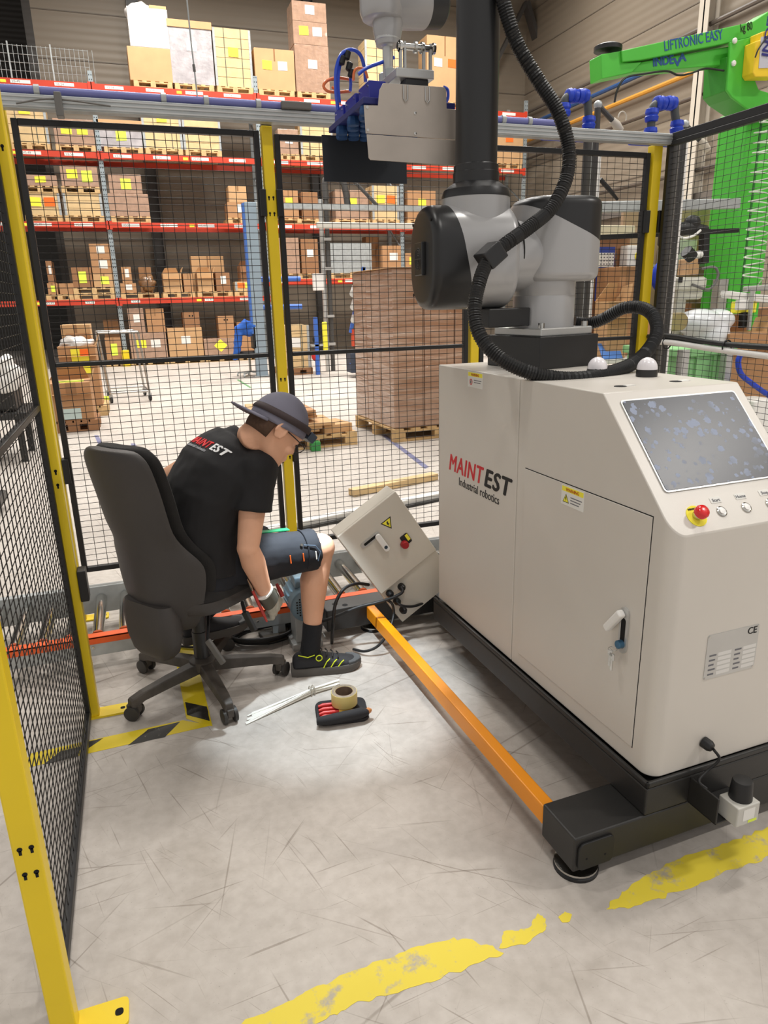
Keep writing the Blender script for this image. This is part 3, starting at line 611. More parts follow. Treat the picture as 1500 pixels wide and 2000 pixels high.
for k, (y0, y1) in enumerate(((2.58, 2.70), (2.74, 2.87), (2.90, 3.02))):
    q = MB().box(.868, .93, y0, y1, 2.19, 2.25).build('suction_block', mat('bright_blue', (36, 44, 150), .35), gr, .003)
    MB().lathe([(.008, 0), (.008, .012), (.005, .014)], (.9, (y0 + y1) / 2, 2.25), n=10).build('air_fitting', mat('brass', (190, 160, 90), .3, .9), q)
    for yy in (y0 + .015, y1 - .015): MB().lathe([(.004, 0), (.004, .002)], (.868, yy, 2.235), (-1, 0, 0), 8).build('block_screw', STEEL, q)
MB().box(.93, 1.12, 2.55, 2.66, 2.188, 2.225).build('white_beam', WHT, gr, .004)
MB().box(.93, 1.10, 2.6, 2.95, 2.19, 2.21).build('cross_rail', ALU, gr, .003)
mfs = MB().box(.955, 1.095, 2.54, 2.76, 2.255, 2.285).build('manifold_plate', ALU, gr, .004)
MB().box(.99, 1.075, 2.545, 2.6, 2.225, 2.255).build('manifold_spacer', RBLK, gr, .003)
for x in (.975, .99, 1.06, 1.085): MB().box(x - .004, x + .004, 2.545, 2.56, 2.285, 2.365).build('bracket_arm', ALU, mfs, .001)
MB().cyl((.965, 2.555, 2.352), (1.1, 2.555, 2.352), .011, 16).build('pivot_shaft', STEEL, mfs, smooth=40)
for x in (.975, 1.03, 1.055, 1.098): MB().lathe([(.018, -.004), (.018, .004)], (x, 2.555, 2.352), (1, 0, 0), 16).build('pivot_nut', STEEL, mfs)
for y_ in (2.66, 2.72): MB().lathe([(.02, 0), (.02, .025), (.012, .03)], (.975, y_, 2.285), n=16).build('vacuum_generator', GALV, mfs, smooth=40)
TBL = mat('blue_air_hose', (30, 74, 200), .3, coat=.4); TOR = mat('orange_air_hose', (238, 120, 60), .3, coat=.4)
def hose(name, m, px, Y, r=.005, par=None):
    return MB().tube(smooth_path([at(a, b, Y if not c else c[0]) for a, b, *c in px], 5), r, 8).build(name, m, par or gr, smooth=60)
hose('blue_hose', TBL, [(660, 215), (656, 175), (657, 135), (668, 105), (688, 97), (704, 108), (712, 135), (714, 160)], 2.85, .007)
hose('blue_hose', TBL, [(770, 112), (745, 122), (716, 133), (700, 145)], 2.7, .006)
hose('blue_hose', TBL, [(664, 200), (661, 165), (664, 130), (672, 112)], 2.86, .005)
hose('orange_hose', TOR, [(683, 155), (660, 152), (640, 157), (632, 168), (640, 178), (660, 180), (684, 178)], 2.9, .0055)
hose('orange_hose', TOR, [(690, 158), (692, 140), (700, 133), (712, 136), (718, 153)], 2.8, .005)
hose('orange_hose', TOR, [(648, 170), (660, 180), (664, 205)], 2.95, .005)
hose('blue_hose', TBL, [(684, 150), (685, 165), (684, 178)], 2.88, .006)
hose('blue_hose', TBL, [(866, 170), (874, 175), (875, 190), (871, 200)], 2.7, .006)
for a, b in ((678, 108), (668, 118), (682, 130), (686, 143)):
    c = at(a, b, 2.85); MB().lathe([(.006, -.016), (.012, -.012), (.012, .012), (.006, .016)], c, (.3, 0, 1), 10).build('hose_fitting', RUB, gr, smooth=40)
# ------------------------------------------------------------------ corrugated hose along the robot
hz = thing('corrugated_hose', 'thick black corrugated cable hose looping round the robot arm', 'hose', at(1100, 740, 1.95))
hp = smooth_path([at(*p) for p in ((972, -60, 2.32), (985, 10, 2.31), (1010, 85, 2.30), (1050, 155, 2.28), (1088, 215, 2.26), (1110, 285, 2.24), (1107, 345, 2.22), (1078, 405, 2.20), (1035, 443, 2.18), (990, 475, 2.16), (958, 502, 2.15), (938, 545, 2.13), (927, 605, 2.10), (940, 660, 2.06), (985, 705, 2.0), (1050, 732, 1.95), (1120, 740, 1.93), (1185, 730, 1.95), (1245, 704, 2.0), (1280, 660, 2.06), (1279, 622, 2.12), (1255, 602, 2.18), (1218, 602, 2.24), (1180, 622, 2.30), (1150, 632, 2.34), (1122, 630, 2.36))], 40)
d = 0; prof = []; last = hp[0]; nxt = 0; pts = []; rs = []
for p in hp:
    d += (p - last).length; last = p
    while d >= nxt:
        pts.append(p.copy()); rs.append(.0238 if len(pts) % 2 else .0205); nxt += .0042
q = []; qr = []
for p, r in zip(pts, rs):
    if not q or (p - q[-1]).length > .002: q.append(p); qr.append(r)
MB().tube(q, qr, 12).build('hose_skin', RUB, hz, smooth=25)
cp = at(961, 499, 2.15)
MB().box(-.035, .035, -.03, .05, -.03, .03, Matrix.Translation(cp) @ Matrix.Rotation(math.radians(-38), 4, 'Y')).build('hose_clip', RBLK, hz, .005)
MB().cyl(cp, cp + V((.02, .1, 0)), .015, 10).build('clip_stud', RBLK, hz)
# ------------------------------------------------------------------ tilted control box behind the cabinet
YB = 2.78
cb = thing('control_box', 'tilted beige switch box propped between conveyor and cabinet', 'switch box', at(795, 1205, YB))
c0 = at(657, 1047, YB); ex = (at(770, 958, YB) - c0); ey = (at(797, 1206, YB) - c0); wd_, hg_ = ex.length, ey.length
ex.normalize(); ey = (ey - ex * ey.dot(ex)).normalized(); ez = V((0, -1, 0))
def bp(a, b, o=0.): return c0 + ex * a + ey * b + ez * o
CB2 = mat('switch_box_paint', (206, 200, 188), .4)
MB().prism(rect(0, wd_, 0, hg_), c0, ex, ey, V((0, .1, 0))).build('box_body', CB2, cb, .003)
dl = hg_ * .645
dd = MB().prism(rect(0, wd_, 0, dl), bp(0, 0, .001), ex, ey, ez * .016).build('box_door', CB2, cb, .003)
MB().prism(rect(.004, wd_ - .004, dl - .002, dl + .004), bp(0, 0, .0), ex, ey, ez * .001).build('door_gap', KH, cb)
o_ = bp(wd_ * .33, dl * .3, .017)
h1 = MB().prism(rrect(.1, .026, .012, cx=.0), o_, ex, ey, ez * .006).build('latch_plate', ALU, dd)
MB().prism(rrect(.07, .012, .005), o_ + ez * .006, ex, ey, ez * .0006).build('latch_slot', KH, h1)
MB().prism(rrect(.026, .095, .012, cx=.035, cy=.04), o_ + ez * .012, ex, ey, ez * .012).build('latch_lever', WHT, h1, .003)
MB().lathe([(.008, 0), (.008, .002)], o_ + ex * .035 + ey * .065 + ez * .024, ez, 12).build('latch_lock', mat('lock_dark', (40, 56, 70), .4), h1)
tq = bp(wd_ * .66, dl * .28, .0172)
st = MB().prism([(-.028, -.022), (.028, -.022), (0, .03)], tq, ex, ey, ez * .0006).build('warning_triangle', INK, dd)
MB().prism([(-.021, -.018), (.021, -.018), (0, .021)], tq + ez * .0006, ex, ey, ez * .0004).build('triangle_face', NOTE, st)
MB().prism([(-.002, -.012), (.006, -.012), (.001, -.001), (.007, -.001), (-.004, .014), (-.001, .002), (-.007, .002)], tq + ez * .001, ex, ey, ez * .0003).build('bolt_pictogram', INK, st)
kb = bp(wd_ * .71, dl * .60, .017)
kp = MB().prism(rrect(.04, .05, .006, cx=.008), kb, ex, ey, ez * .004).build('switch_plate', INK, dd)
MB().prism(rect(.012, .026, -.02, .012), kb + ez * .004, ex, ey, ez * .0005).build('switch_tag', NOTE, kp)
MB().lathe([(.018, 0), (.018, .016), (.015, .024), (.001, .025)], kb - ex * .012 + ey * .012 + ez * .004, ez, 18).build('switch_knob', mat('knob_red', (160, 28, 36), .4), kp, smooth=40)
for k, (a, b) in enumerate(((783, 1145), (760, 1158), (774, 1173), (786, 1190))):
    p = at(a, b, YB)
    gl = MB().lathe([(.017, 0), (.017, .018), (.014, .024), (.009, .034)], p, ez, 14).build('cable_gland', RUB, cb, smooth=30)
def cable(name, label, pts, r, m=RUB):
    o = MB().tube(smooth_path(pts, 6), r, 8).build(name, m, smooth=60); tag(o, label, 'cable'); return o
YQ = YB - .045
cable('power_cable', 'black cable from the tilted switch box sweeping down beside the shoe', [at(757, 1172, YB - .03), at(766, 1180, YQ), at(769, 1198, YQ), at(764, 1222, 2.70), at(752, 1246, 2.68), at(735, 1264, 2.68), at(712, 1272, 2.7), fl(690, 1268, .012)], .0065)
cable('power_cable', 'black cable running left from the switch box over the dark beam', [at(783, 1146, YB - .03), at(786, 1156, YQ), at(770, 1166, YQ), at(740, 1176, YQ), at(700, 1186, 2.76), at(655, 1204, 2.78), at(622, 1216, 2.8)], .0075)
cable('power_cable', 'black cable arching up between leg and switch box', [fl(648, 1256, .01), at(650, 1225, 2.74), at(655, 1180, 2.76), at(672, 1150, 2.8), at(697, 1140, 2.84), at(720, 1142, 2.88)], .0075)
cable('power_cable', 'black cable curving from the switch box towards the cabinet', [at(775, 1176, YB - .03), at(785, 1183, YQ), at(808, 1184, 2.76), at(832, 1174, 2.8), at(845, 1158, 2.86), at(852, 1140, 2.92)], .0065)
# ------------------------------------------------------------------ office chair
FAB = mat('black_chair_fabric', (34, 32, 31), .9, var=.12, vs=40, bump=.3, bs=700)
SHELL = mat('grey_chair_shell', (62, 58, 56), .55, var=.06, vs=6, bump=.1, bs=400)
DUST = mat('dusty_black_plastic', (78, 72, 66), .6, var=.25, vs=18)
oc = thing('office_chair', 'dark grey high-back office chair the man sits on', 'chair', (.12, 2.716, 0), math.radians(38), local=True)
MB().lathe([(.035, .075), (.055, .085), (.055, .125), (.032, .135)], n=20).build('base_hub', DUST, oc, smooth=40)
for k in range(5):
    a = math.radians(-151 + 72 * k - 38); ca, sa = math.cos(a), math.sin(a)
    def q(r, s, z): return V((r * ca - s * sa, r * sa + s * ca, z))
    lg = MB().loft([[q(r, -w, z0), q(r, w, z0), q(r, w * .8, z1), q(r, -w * .8, z1)] for r, w, z0, z1 in ((.03, .03, .075, .12), (.16, .026, .072, .112), (.28, .022, .066, .1), (.325, .02, .05, .09), (.335, .018, .05, .085))]).build('base_leg', DUST, oc, .004)
    c = q(.317, 0, 0)
    ca_ = MB().box(-.013, .013, -.028, .024, .03, .062, Matrix.Translation(c) @ Matrix.Rotation(a + .6 + k, 4, 'Z')).cyl(c + V((0, 0, .05)), c + V((0, 0, .07)), .008, 8).build('caster_hood', DUST, lg, .006)
    T = Matrix.Translation(c) @ Matrix.Rotation(a + .6 + k, 4, 'Z')
    w_ = MB()
    for s in (-1, 1): w_.lathe([(.022, 0), (.03, .003), (.03, .015), (.022, .018)], T @ V((s * .012, -.004, .030)), T.to_3x3() @ V((s, 0, 0)), 20)
    w_.build('caster_wheel', PLAS, lg, smooth=40)
MB().lathe([(.032, .12), (.032, .25), (.029, .252), (.029, .40)], n=20).build('gas_column', RBLK, oc, smooth=40)
MB().box(-.12, .12, -.07, .07, .385, .425).build('tilt_mechanism', DUST, oc, .012)
def slab(rings): return MB().loft(rings)
MB().loft([[V((x * k + .035, y * k, z)) for x, y in rrect(.47, .49, .13, 8)] for z, k in ((.41, .86), (.425, .96), (.455, 1.0), (.475, 1.0))]).build('seat_pan', SHELL, oc, smooth=50)
MB().loft([[V((x * k + .035, y * k, z + .012 * math.cos(y * 6))) for x, y in rrect(.475, .495, .14, 8)] for z, k in ((.472, .99), (.482, 1.005), (.5, .99), (.512, .95), (.52, .86))]).build('seat_cushion', FAB, oc, smooth=60)
def back(z0, thick, grow, x_add, zs):
    rings = []
    W_ = [(.34, .13), (.40, .185), (.48, .228), (.56, .252), (.62, .258), (.65, .25), (.675, .226), (.70, .200), (.75, .19), (.85, .190), (.95, .192), (1.02, .182), (1.05, .16), (1.066, .12)]
    X_ = [(.34, -.205), (.48, -.225), (.60, -.225), (.75, -.245), (.9, -.275), (1.066, -.315)]
    def cv_(z): return .082 if z < .64 else max(.022, .082 - (z - .64) * .5)
    def ip(T, z):
        for (a, b), (c, d) in zip(T, T[1:]):
            if z <= c: return b + (d - b) * (z - a) / (c - a)
        return T[-1][1]
    for z in zs:
        w = ip(W_, z) + grow; x = ip(X_, z) + x_add; r = []; n = 14
        for i in range(n + 1):
            t = -1 + 2 * i / n; r.append(V((x + cv_(z) * t * t - (thick * .5) * (1 - abs(t) ** 5), w * t, z)))
        for i in range(n - 1, 0, -1):
            t = -1 + 2 * i / n; r.append(V((x + cv_(z) * t * t + (thick * .5) * (1 - abs(t) ** 5), w * t, z)))
        rings.append(r)
    return MB().loft(rings)
ZS = [.34, .36, .40, .44, .48, .52, .56, .60, .63, .66, .69, .72, .76, .82, .9, .97, 1.02, 1.042, 1.057, 1.066]
back(0, .05, 0, 0, ZS).build('backrest_shell', SHELL, oc, smooth=60, sub=1)
back(0, .06, .004, .046, [z if z < 1.05 else z + .004 for z in ZS if z > .43]).build('backrest_cushion', FAB, oc, smooth=60, sub=1)
MB().loft([[V((-.215 + x * k, y * k, z)) for x, y in rrect(.10, .27, .045, 6)] for z, k in ((.235, .35), (.245, .6), (.27, .8), (.33, .95), (.42, 1.0), (.47, .9))]).build('back_stem_cover', SHELL, oc, smooth=60)
MB().box(-.2, -.05, -.035, .035, .37, .40).build('back_bracket', DUST, oc, .006)
lv = TM[oc].copy(); OCM = (Matrix.Translation(V((.12, 2.716, 0))) @ Matrix.Rotation(math.radians(38), 4, 'Z')).inverted()
p0 = OCM @ V((.16, 2.62, .385)); p1 = OCM @ at(405, 1250, 2.47); p2 = OCM @ at(437, 1296, 2.42)
MB().tube([p0, p1], .007, 8).build('lever_rod', RBLK, oc); MB().bar(p1, p2, .012, .034, (0, 1, 0)).build('lever_paddle', GPLA, oc, .005)
p0 = OCM @ V((.28, 2.52, .43)); p1 = OCM @ at(478, 1195, 2.44); p2 = OCM @ at(497, 1232, 2.42)
MB().tube([p0, p1], .008, 8).bar(p1, p2, .014, .03, (0, 1, 0)).build('tilt_lever', RBLK, oc, .004)
# ------------------------------------------------------------------ the man
SKIN = mat('skin', (226, 172, 140), .5, var=.05, vs=14)
SHIRT = mat('black_cotton', (25, 24, 26), .85, bump=.15, bs=900)
SHORT = mat('navy_work_cloth', (25, 27, 34), .85, bump=.2, bs=700)
CAPM = mat('grey_cap_cloth', (118, 116, 130), .85, bump=.2, bs=800)
pr = thing('person', 'man in black t-shirt, shorts and reversed grey cap bending over the conveyor', 'person', (.35, 2.68, 0))
FW = V((.90, .43, 0)).normalized(); LR = V((FW.y, -FW.x, 0))            # facing, right
def ering(c, t, lat, hw, hd, n=28, p=2.3):
    c = V(c); t = V(t).normalized(); lat = (lat - t * lat.dot(t)).normalized(); d = lat.cross(t); out = []
    for k in range(n):
        a = 2 * PI * k / n; ca, sa = math.cos(a), math.sin(a)
        out.append(c + lat * (hw * math.copysign(abs(ca) ** (2 / p), ca)) + d * (hd * math.copysign(abs(sa) ** (2 / p), sa)))
    return out
SPN = [((.14, 2.64, .50), .165, .125), ((.145, 2.642, .56), .172, .125), ((.148, 2.638, .64), .158, .118), ((.155, 2.636, .74), .156, .118), ((.192, 2.63, .84), .158, .122), ((.25, 2.646, .92), .178, .12), ((.312, 2.662, .978), .158, .10), ((.35, 2.675, 1.016), .11, .078), ((.37, 2.672, 1.04), .068, .062)]
def torso(grow, i0=0, i1=None):
    C = [V(s[0]) for s in SPN]; rings = []
    for i, (c, hw, hd) in list(enumerate(SPN))[i0:i1]:
        t = C[min(i + 1, len(C) - 1)] - C[max(i - 1, 0)]; rings.append(ering(c, t, LR, hw + grow, hd + grow))
    return rings
SHR, ELR, WRR = V((.375, 2.525, .945)), V((.312, 2.462, .665)), V((.372, 2.535, .447))
SHL, ELL_, WRL = V((.215, 2.825, .93)), V((.035, 2.88, .845)), V((.23, 2.97, .68))
HIR, KNR, ANR = V((.18, 2.585, .572)), V((.638, 2.69, .543)), V((.565, 2.662, .11))
HIL, KNL, ANL = V((.10, 2.72, .575)), V((.46, 2.86, .53)), V((.12, 2.89, .22))
hx = V((.98, .20, 0)).normalized(); PT = math.radians(46)
HX = hx * math.cos(PT) + V((0, 0, -math.sin(PT))); HY = V((-hx.y, hx.x, 0)); HZ = HX.cross(HY)
HCN = at(537, 838, 2.54); HM = Matrix((HX, HY, HZ)).transposed()
def hp_(x, y, z): return HCN + HM @ V((x, y, z))
b = MB(); b.loft(torso(-.014, 0, 8))
for S, E_, W_ in ((SHR, ELR, WRR), (SHL, ELL_, WRL)):
    b.ell(S, (.062, .062, .062)); m1 = S.lerp(E_, .4); m2 = E_.lerp(W_, .3)
    b.tube([S, m1, E_.lerp(S, .12), E_], [.058, .052, .043, .040], 18); b.ell(E_, (.042,) * 3)
    b.tube([E_, m2, E_.lerp(W_, .7), W_, W_ + (W_ - E_).normalized() * .03], [.040, .046, .036, .029, .03], 18)
for Hh, K, An in ((HIR, KNR, ANR), (HIL, KNL, ANL)):
    b.ell(Hh, (.09,) * 3); b.tube([Hh, Hh.lerp(K, .5), K.lerp(Hh, .1), K], [.092, .082, .064, .060], 20); b.ell(K + V((0, 0, .002)), (.062, .058, .062))
    dn = (An - K).normalized(); bk = V((-1, -.1, 0)); bk = (bk - dn * bk.dot(dn)).normalized() if abs(bk.dot(dn)) < .99 else V((0, 0, 0))
    b.tube([K, K.lerp(An, .15) + bk * .004, K.lerp(An, .32) + bk * .014, K.lerp(An, .55) + bk * .008, K.lerp(An, .8), An], [.056, .055, .060, .049, .036, .034], 20)
# head: lofted skull with jaw, nose, lips and ears
sec = [(-.118, .088, .045, .022), (-.108, .098, .015, .038), (-.088, .101, -.02, .05), (-.065, .100, -.05, .057), (-.04, .099, -.072, .063), (-.015, .096, -.086, .068), (.012, .088, -.094, .072), (.035, .094, -.098, .075), (.06, .093, -.098, .075), (.085, .076, -.083, .064), (.103, .045, -.05, .042), (.11, .01, -.015, .012)]
rg = []
for z, xf, xb, hw in sec:
    r = []
    for k in range(28):
        a = 2 * PI * k / 28; ca, sa = math.cos(a), math.sin(a); xc = (xf + xb) / 2; xl = (xf - xb) / 2
        r.append(hp_(xc + xl * math.copysign(abs(ca) ** .9, ca), hw * math.copysign(abs(sa) ** .85, sa), z))
    rg.append(r)
b.loft(rg)
b.loft([[hp_(.09, .008, .02), hp_(.09, -.008, .02), hp_(.1, 0, .022)], [hp_(.09, .014, -.01), hp_(.09, -.014, -.01), hp_(.117, 0, -.008)], [hp_(.088, .018, -.028), hp_(.088, -.018, -.028), hp_(.124, 0, -.026)], [hp_(.09, .014, -.037), hp_(.09, -.014, -.037), hp_(.108, 0, -.037)]])
b.ell(hp_(.100, 0, -.058), (.009, .024, .006), HM); b.ell(hp_(.099, 0, -.069), (.009, .021, .007), HM); b.ell(hp_(.088, 0, -.102), (.016, .02, .014), HM)
for s in (1, -1):
    b.ell(hp_(.082, s * .032, .012), (.014, .016, .011), HM); b.ell(hp_(.086, s * .03, .032), (.012, .024, .008), HM)
    b.ell(hp_(.07, s * .045, -.03), (.022, .018, .022), HM)
    b.ell(hp_(-.012, s * .078, -.005), (.019, .008, .031), HM)
    b.tube([hp_(-.012 + .02 * math.cos(a), s * .084, -.002 + .03 * math.sin(a)) for a in [PI * (-.35 + 1.5 * i / 9) for i in range(10)]], .006, 8)
b.tube([V((.335, 2.675, .995)), V((.38, 2.67, 1.03)), hp_(-.045, 0, -.065), hp_(-.035, 0, -.03)], [.06, .058, .056, .054], 20)
remesh(b, 'body', SKIN, pr, .0052, 4)
# t-shirt
b = MB(); b.loft(torso(.017, 1, 8)); b.ell((.295, 2.66, .96), (.1, .1, .08))
for S, E_, sl in ((SHR, ELR, .53), (SHL, ELL_, .30)):
    d = (E_ - S); b.ell(S, (.082, .082, .078) if sl > .4 else (.074, .07, .07)); b.tube([S - d * .1, S + d * .1, S + d * sl * .66, S + d * sl], [.078, .078, .074, .076] if sl > .4 else [.07, .068, .062, .06], 20)
    b.tube([V((.295, 2.66, .96)), S], [.088, .078], 20)
b.tube([V((.31, 2.67, .98)), V((.35, 2.675, 1.012)), V((.376, 2.674, 1.034))], [.105, .088, .074], 22)
sh, shbv = remesh(b, 't_shirt', SHIRT, pr, .0065, 7, .0045, 11)
# back print, laid onto the cloth
def print_on(body, size, o, ax, ay, m, bold, shear=.2):
    t = text('shirt_print', body, size, (0, 0, 0), (1, 0, 0), (0, 1, 0), m, None, bold=bold, shear=shear, ext=.0012, space=1.12)
    bm = bmesh.new(); bm.from_mesh(t.data); bmesh.ops.triangulate(bm, faces=bm.faces)
    for _ in range(3):
        es_ = [e for e in bm.edges if e.calc_length() > .008]
        if es_: bmesh.ops.subdivide_edges(bm, edges=es_, cuts=1); bmesh.ops.triangulate(bm, faces=bm.faces)
    az = ax.cross(ay); wmax = max(v.co.x for v in bm.verts); hits = 0
    for v in bm.verts:
        p = o + ax * v.co.x + ay * v.co.y; h = shbv.ray_cast(p + az * .25, -az)
        if h[0] is not None: v.co = TM[pr] @ (h[0] + h[1] * (.0012 + (v.co.z)))
        else: v.co = TM[pr] @ p
    bm.to_mesh(t.data); bm.free(); t.parent = sh; return wmax
bt = (V((.305, 2.69, .99)) - V((.16, 2.645, .82))).normalized(); bn = (LR.cross(bt)).normalized()
if bn.dot(V((0, -1, .3))) < 0: bn = -bn
axp = bt.cross(bn).normalized()
if axp.dot(LR) < 0: axp = -axp
RPR = mat('red_print', (220, 44, 48), .6); WPR = mat('white_print', (236, 236, 236), .6)
po = V((.232, 2.668, .925)) + bn * .12 + axp * .05 + bt * .045
wid = print_on('MAINT', .044, po - axp * .125, axp, bt, RPR, .0013)
print_on('EST', .044, po - axp * .125 + axp * (wid + .005), axp, bt, WPR, .0017)
print_on('Industrial robotics', .017, po - axp * .115 - bt * .018, axp, bt, mat('grey_print', (170, 170, 174), .6), .0003, 0)
# shorts
b = MB(); b.loft(torso(.01, 0, 3)); b.ell((.12, 2.63, .56), (.14, .16, .1))
for Hh, K in ((HIR, KNR), (HIL, KNL)):
    b.tube([Hh, Hh.lerp(K, .4), Hh.lerp(K, .75), Hh.lerp(K, .93)], [.104, .098, .088, .088], 22); b.ell(Hh, (.105, .1, .1))
so, _ = remesh(b, 'shorts', SHORT, pr, .0065, 5, .003, 13)
th = (KNR - HIR).normalized(); up_ = V((0, 0, 1)); up_ = (up_ - th * up_.dot(th)).normalized(); sd_ = th.cross(up_)
if sd_.y > 0: sd_ = -sd_
def ons(t, a, r=.091):                                                     # point on the thigh surface
    return HIR.lerp(KNR, t) + (sd_ * math.cos(a) + up_ * math.sin(a)) * r
for t_, m_ in ((.62, ORNOTE), (.74, ORNOTE), (.86, PAPER)): MB().tube([ons(t_, .25, .092), ons(t_ + .005, -.1, .093)], .0028, 6).build('bar_tack', m_, so)
MB().lathe([(.006, 0), (.006, .003)], ons(.74, .62, .091), (sd_ + up_ * .7), 10).build('rivet', STEEL, so)
for t_ in (.42, .80): MB().tube([ons(t_, a, .0935 if t_ < .6 else .0905) for a in [(-.6 + 2.4 * i / 10) for i in range(11)]], .003, 6).build('seam', SHORT, so)
MB().tube([ons(.76, .6, .092), ons(.86, .5, .095), ons(.9, .2, .095), ons(.88, -.2, .094)], .0025, 6).build('cord', mat('slate_cord', (70, 84, 100), .6), so)
MB().bar(HIR.lerp(KNR, .35) + up_ * .098 - sd_ * .03, HIR.lerp(KNR, .72) + up_ * .093 - sd_ * .03, .03, .004, up_).build('green_strip', mat('green_strip', (30, 150, 96), .5), so)
# socks and shoes
SOCK = mat('black_sock', (26, 27, 32), .9, bump=.3, bs=500)
for K, An in ((KNR, ANR), (KNL, ANL)):
    d = (An - K).normalized(); p = An - d * .115
    MB().tube([p, p + d * .012, An - d * .05, An, An + d * .03], [.042, .0425, .041, .042, .043], 20).build('sock', SOCK, pr, smooth=60)
def shoe(heel, toe, zo, tilt=0., accents=True):
    heel = V(heel); toe = V(toe); fx = (toe - heel); L = fx.length; fx.normalize(); rt = V((fx.y, -fx.x, 0)); k = L / .3
    def P(x, y, z): return heel + fx * x * k + rt * y + V((0, 0, z + zo + x * tilt))
    S = [(.004, .026, .075), (.02, .034, .098), (.06, .038, .108), (.10, .040, .106), (.125, .042, .094), (.155, .045, .08), (.19, .049, .068), (.225, .050, .06), (.26, .045, .054), (.285, .032, .046), (.299, .012, .034)]
    rings = []
    for x, w, h in S:
        r = []
        for i in range(18):
            a = PI * i / 17; r.append(P(x, w * math.cos(a) * (1 if abs(math.cos(a)) > .6 else .94), .024 + (h - .024) * max(0, math.sin(a)) ** .75))
        rings.append(r)
    s = MB().loft(rings).build('shoe_upper', mat('black_shoe', (34, 34, 38), .7, bump=.2, bs=400), pr, smooth=60, sub=1)
    ol = [(x, w + .006) for x, w, h in S]; poly = [(x - .006, w) for x, w in ol[:1]] + ol[1:] + [(.308, 0)] + [(x, -w) for x, w in reversed(ol[1:])] + [(ol[0][0] - .006, -ol[0][1])]
    MB().loft([[P(x, y * k2, z + (.012 * ((x - .2) / .1) ** 2 if x > .2 and z < .01 else 0)) for x, y in poly] for z, k2 in ((0, .96), (.006, 1.), (.03, 1.), (.036, .96))]).build('sole', mat('grey_sole', (84, 80, 76), .7, var=.1), s, smooth=40)
    MB().loft([[P(x, y * 1.03, z) for x, y in [(.245, .048), (.275, .04), (.3, .02), (.306, 0), (.3, -.02), (.275, -.04), (.245, -.048)]] for z in (.03, .048)]).build('toe_cap', mat('toe_grey', (74, 76, 78), .7), s, .004)
    if not accents: return s
    for q in (0, 1, 2): MB().tube([P(.135 + q * .032, .048 + q * .0015, .036), P(.15 + q * .032, .046 + q * .0015, .062 - q * .004), P(.165 + q * .03, .040 + q * .002, .072 - q * .006)], .0022, 6).build('side_stripe', mat('neon_yellow', (226, 240, 40), .5) if True else None, s)
    MB().tube([P(.118 + .013 * math.cos(a), .043, .082 + .013 * math.sin(a)) for a in [2 * PI * i / 14 for i in range(15)]], .0022, 6).build('lace_dial', MATS['neon_yellow'], s)
    MB().tube([P(.03, .036, .102), P(.07, .041, .09), P(.1, .042, .098)], .002, 6).build('collar_trim', MATS['neon_yellow'], s)
    for q in range(4): MB().tube([P(.13 + q * .024, .03, .094 - q * .009), P(.135 + q * .024, 0, .101 - q * .0095), P(.13 + q * .024, -.03, .094 - q * .009)], .0032, 6).build('lace', RUB, s)
    return s
shoe((.479, 2.668, 0), (.772, 2.630, 0), 0)
shoe((.05, 2.86, 0), (.34, 2.93, 0), .135, 0, False)
# gloves
GLV = mat('grey_knit_glove', (176, 172, 158), .85, var=.12, vs=60, bump=.3, bs=500); CUF = mat('dark_knit_cuff', (92, 90, 80), .9, bump=.3, bs=500)
def glove(Wp, hd, nb, curl, ts=1):
    hd = V(hd).normalized(); nb = V(nb); nb = (nb - hd * nb.dot(hd)).normalized(); s = hd.cross(nb) * ts
    b = MB(); b.loft([ering(Wp + hd * t, hd, s, w, h, 18, 2.4) for t, w, h in ((.0, .031, .026), (.03, .036, .024), (.06, .043, .021), (.092, .045, .018), (.1, .042, .014))])
    for k, (off, L) in enumerate(((-.034, .9), (-.0115, 1.), (.0115, .97), (.034, .8))):
        p = Wp + hd * .088 + s * off; d = hd.copy(); pts = [p]
        for ang, l in ((curl * .6, .04 * L), (curl, .028 * L), (curl * .8, .022 * L)):
            d = (Matrix.Rotation(-ang * ts if False else -ang, 3, nb.cross(hd)) @ d) if (Matrix.Rotation(-ang, 3, nb.cross(hd)) @ hd).dot(nb) < 0 else (Matrix.Rotation(ang, 3, nb.cross(hd)) @ d)
            p = p + d * l; pts.append(p)
        b.tube(pts, [.0125, .0118, .0108, .0092], 10); b.ell(pts[-1], (.0095,) * 3, n=10, m=6); b.ell(pts[1], (.0122,) * 3, n=10, m=6); b.ell(pts[2], (.0115,) * 3, n=10, m=6)
    t0 = Wp + hd * .032 - s * .03; t1 = t0 + (hd * .6 - s * .5 - nb * .5).normalized() * .04; t2 = t1 + (hd * .8 - nb * .5).normalized() * .034
    b.tube([t0, t1, t2], [.0165, .0145, .011], 10); b.ell(t2, (.0112,) * 3, n=10, m=6); b.ell(t1, (.0145,) * 3, n=10, m=6)
    g, _ = remesh(b, 'glove', GLV, pr, .0035, 3)
    MB().loft([ering(Wp + hd * t, hd, s, w, h, 24) for t, w, h in ((-.03, .037, .034), (-.02, .038, .034), (.02, .039, .030), (.045, .042, .027))]).build('glove_cuff', CUF, g, smooth=60)
    MB().loft([ering(Wp + hd * t, hd, s, .0395, .0365, 24) for t in (-.034, -.026)]).build('cuff_hem', PAPER, g, smooth=60)
    return g
hdR = V((.055, .05, -.105)); glove(WRR + hdR.normalized() * .015, hdR, (.62, -.75, .1), .7)
glove(WRL + V((.02, .01, -.01)), (.8, .2, -.5), (0, .4, .9), .7)
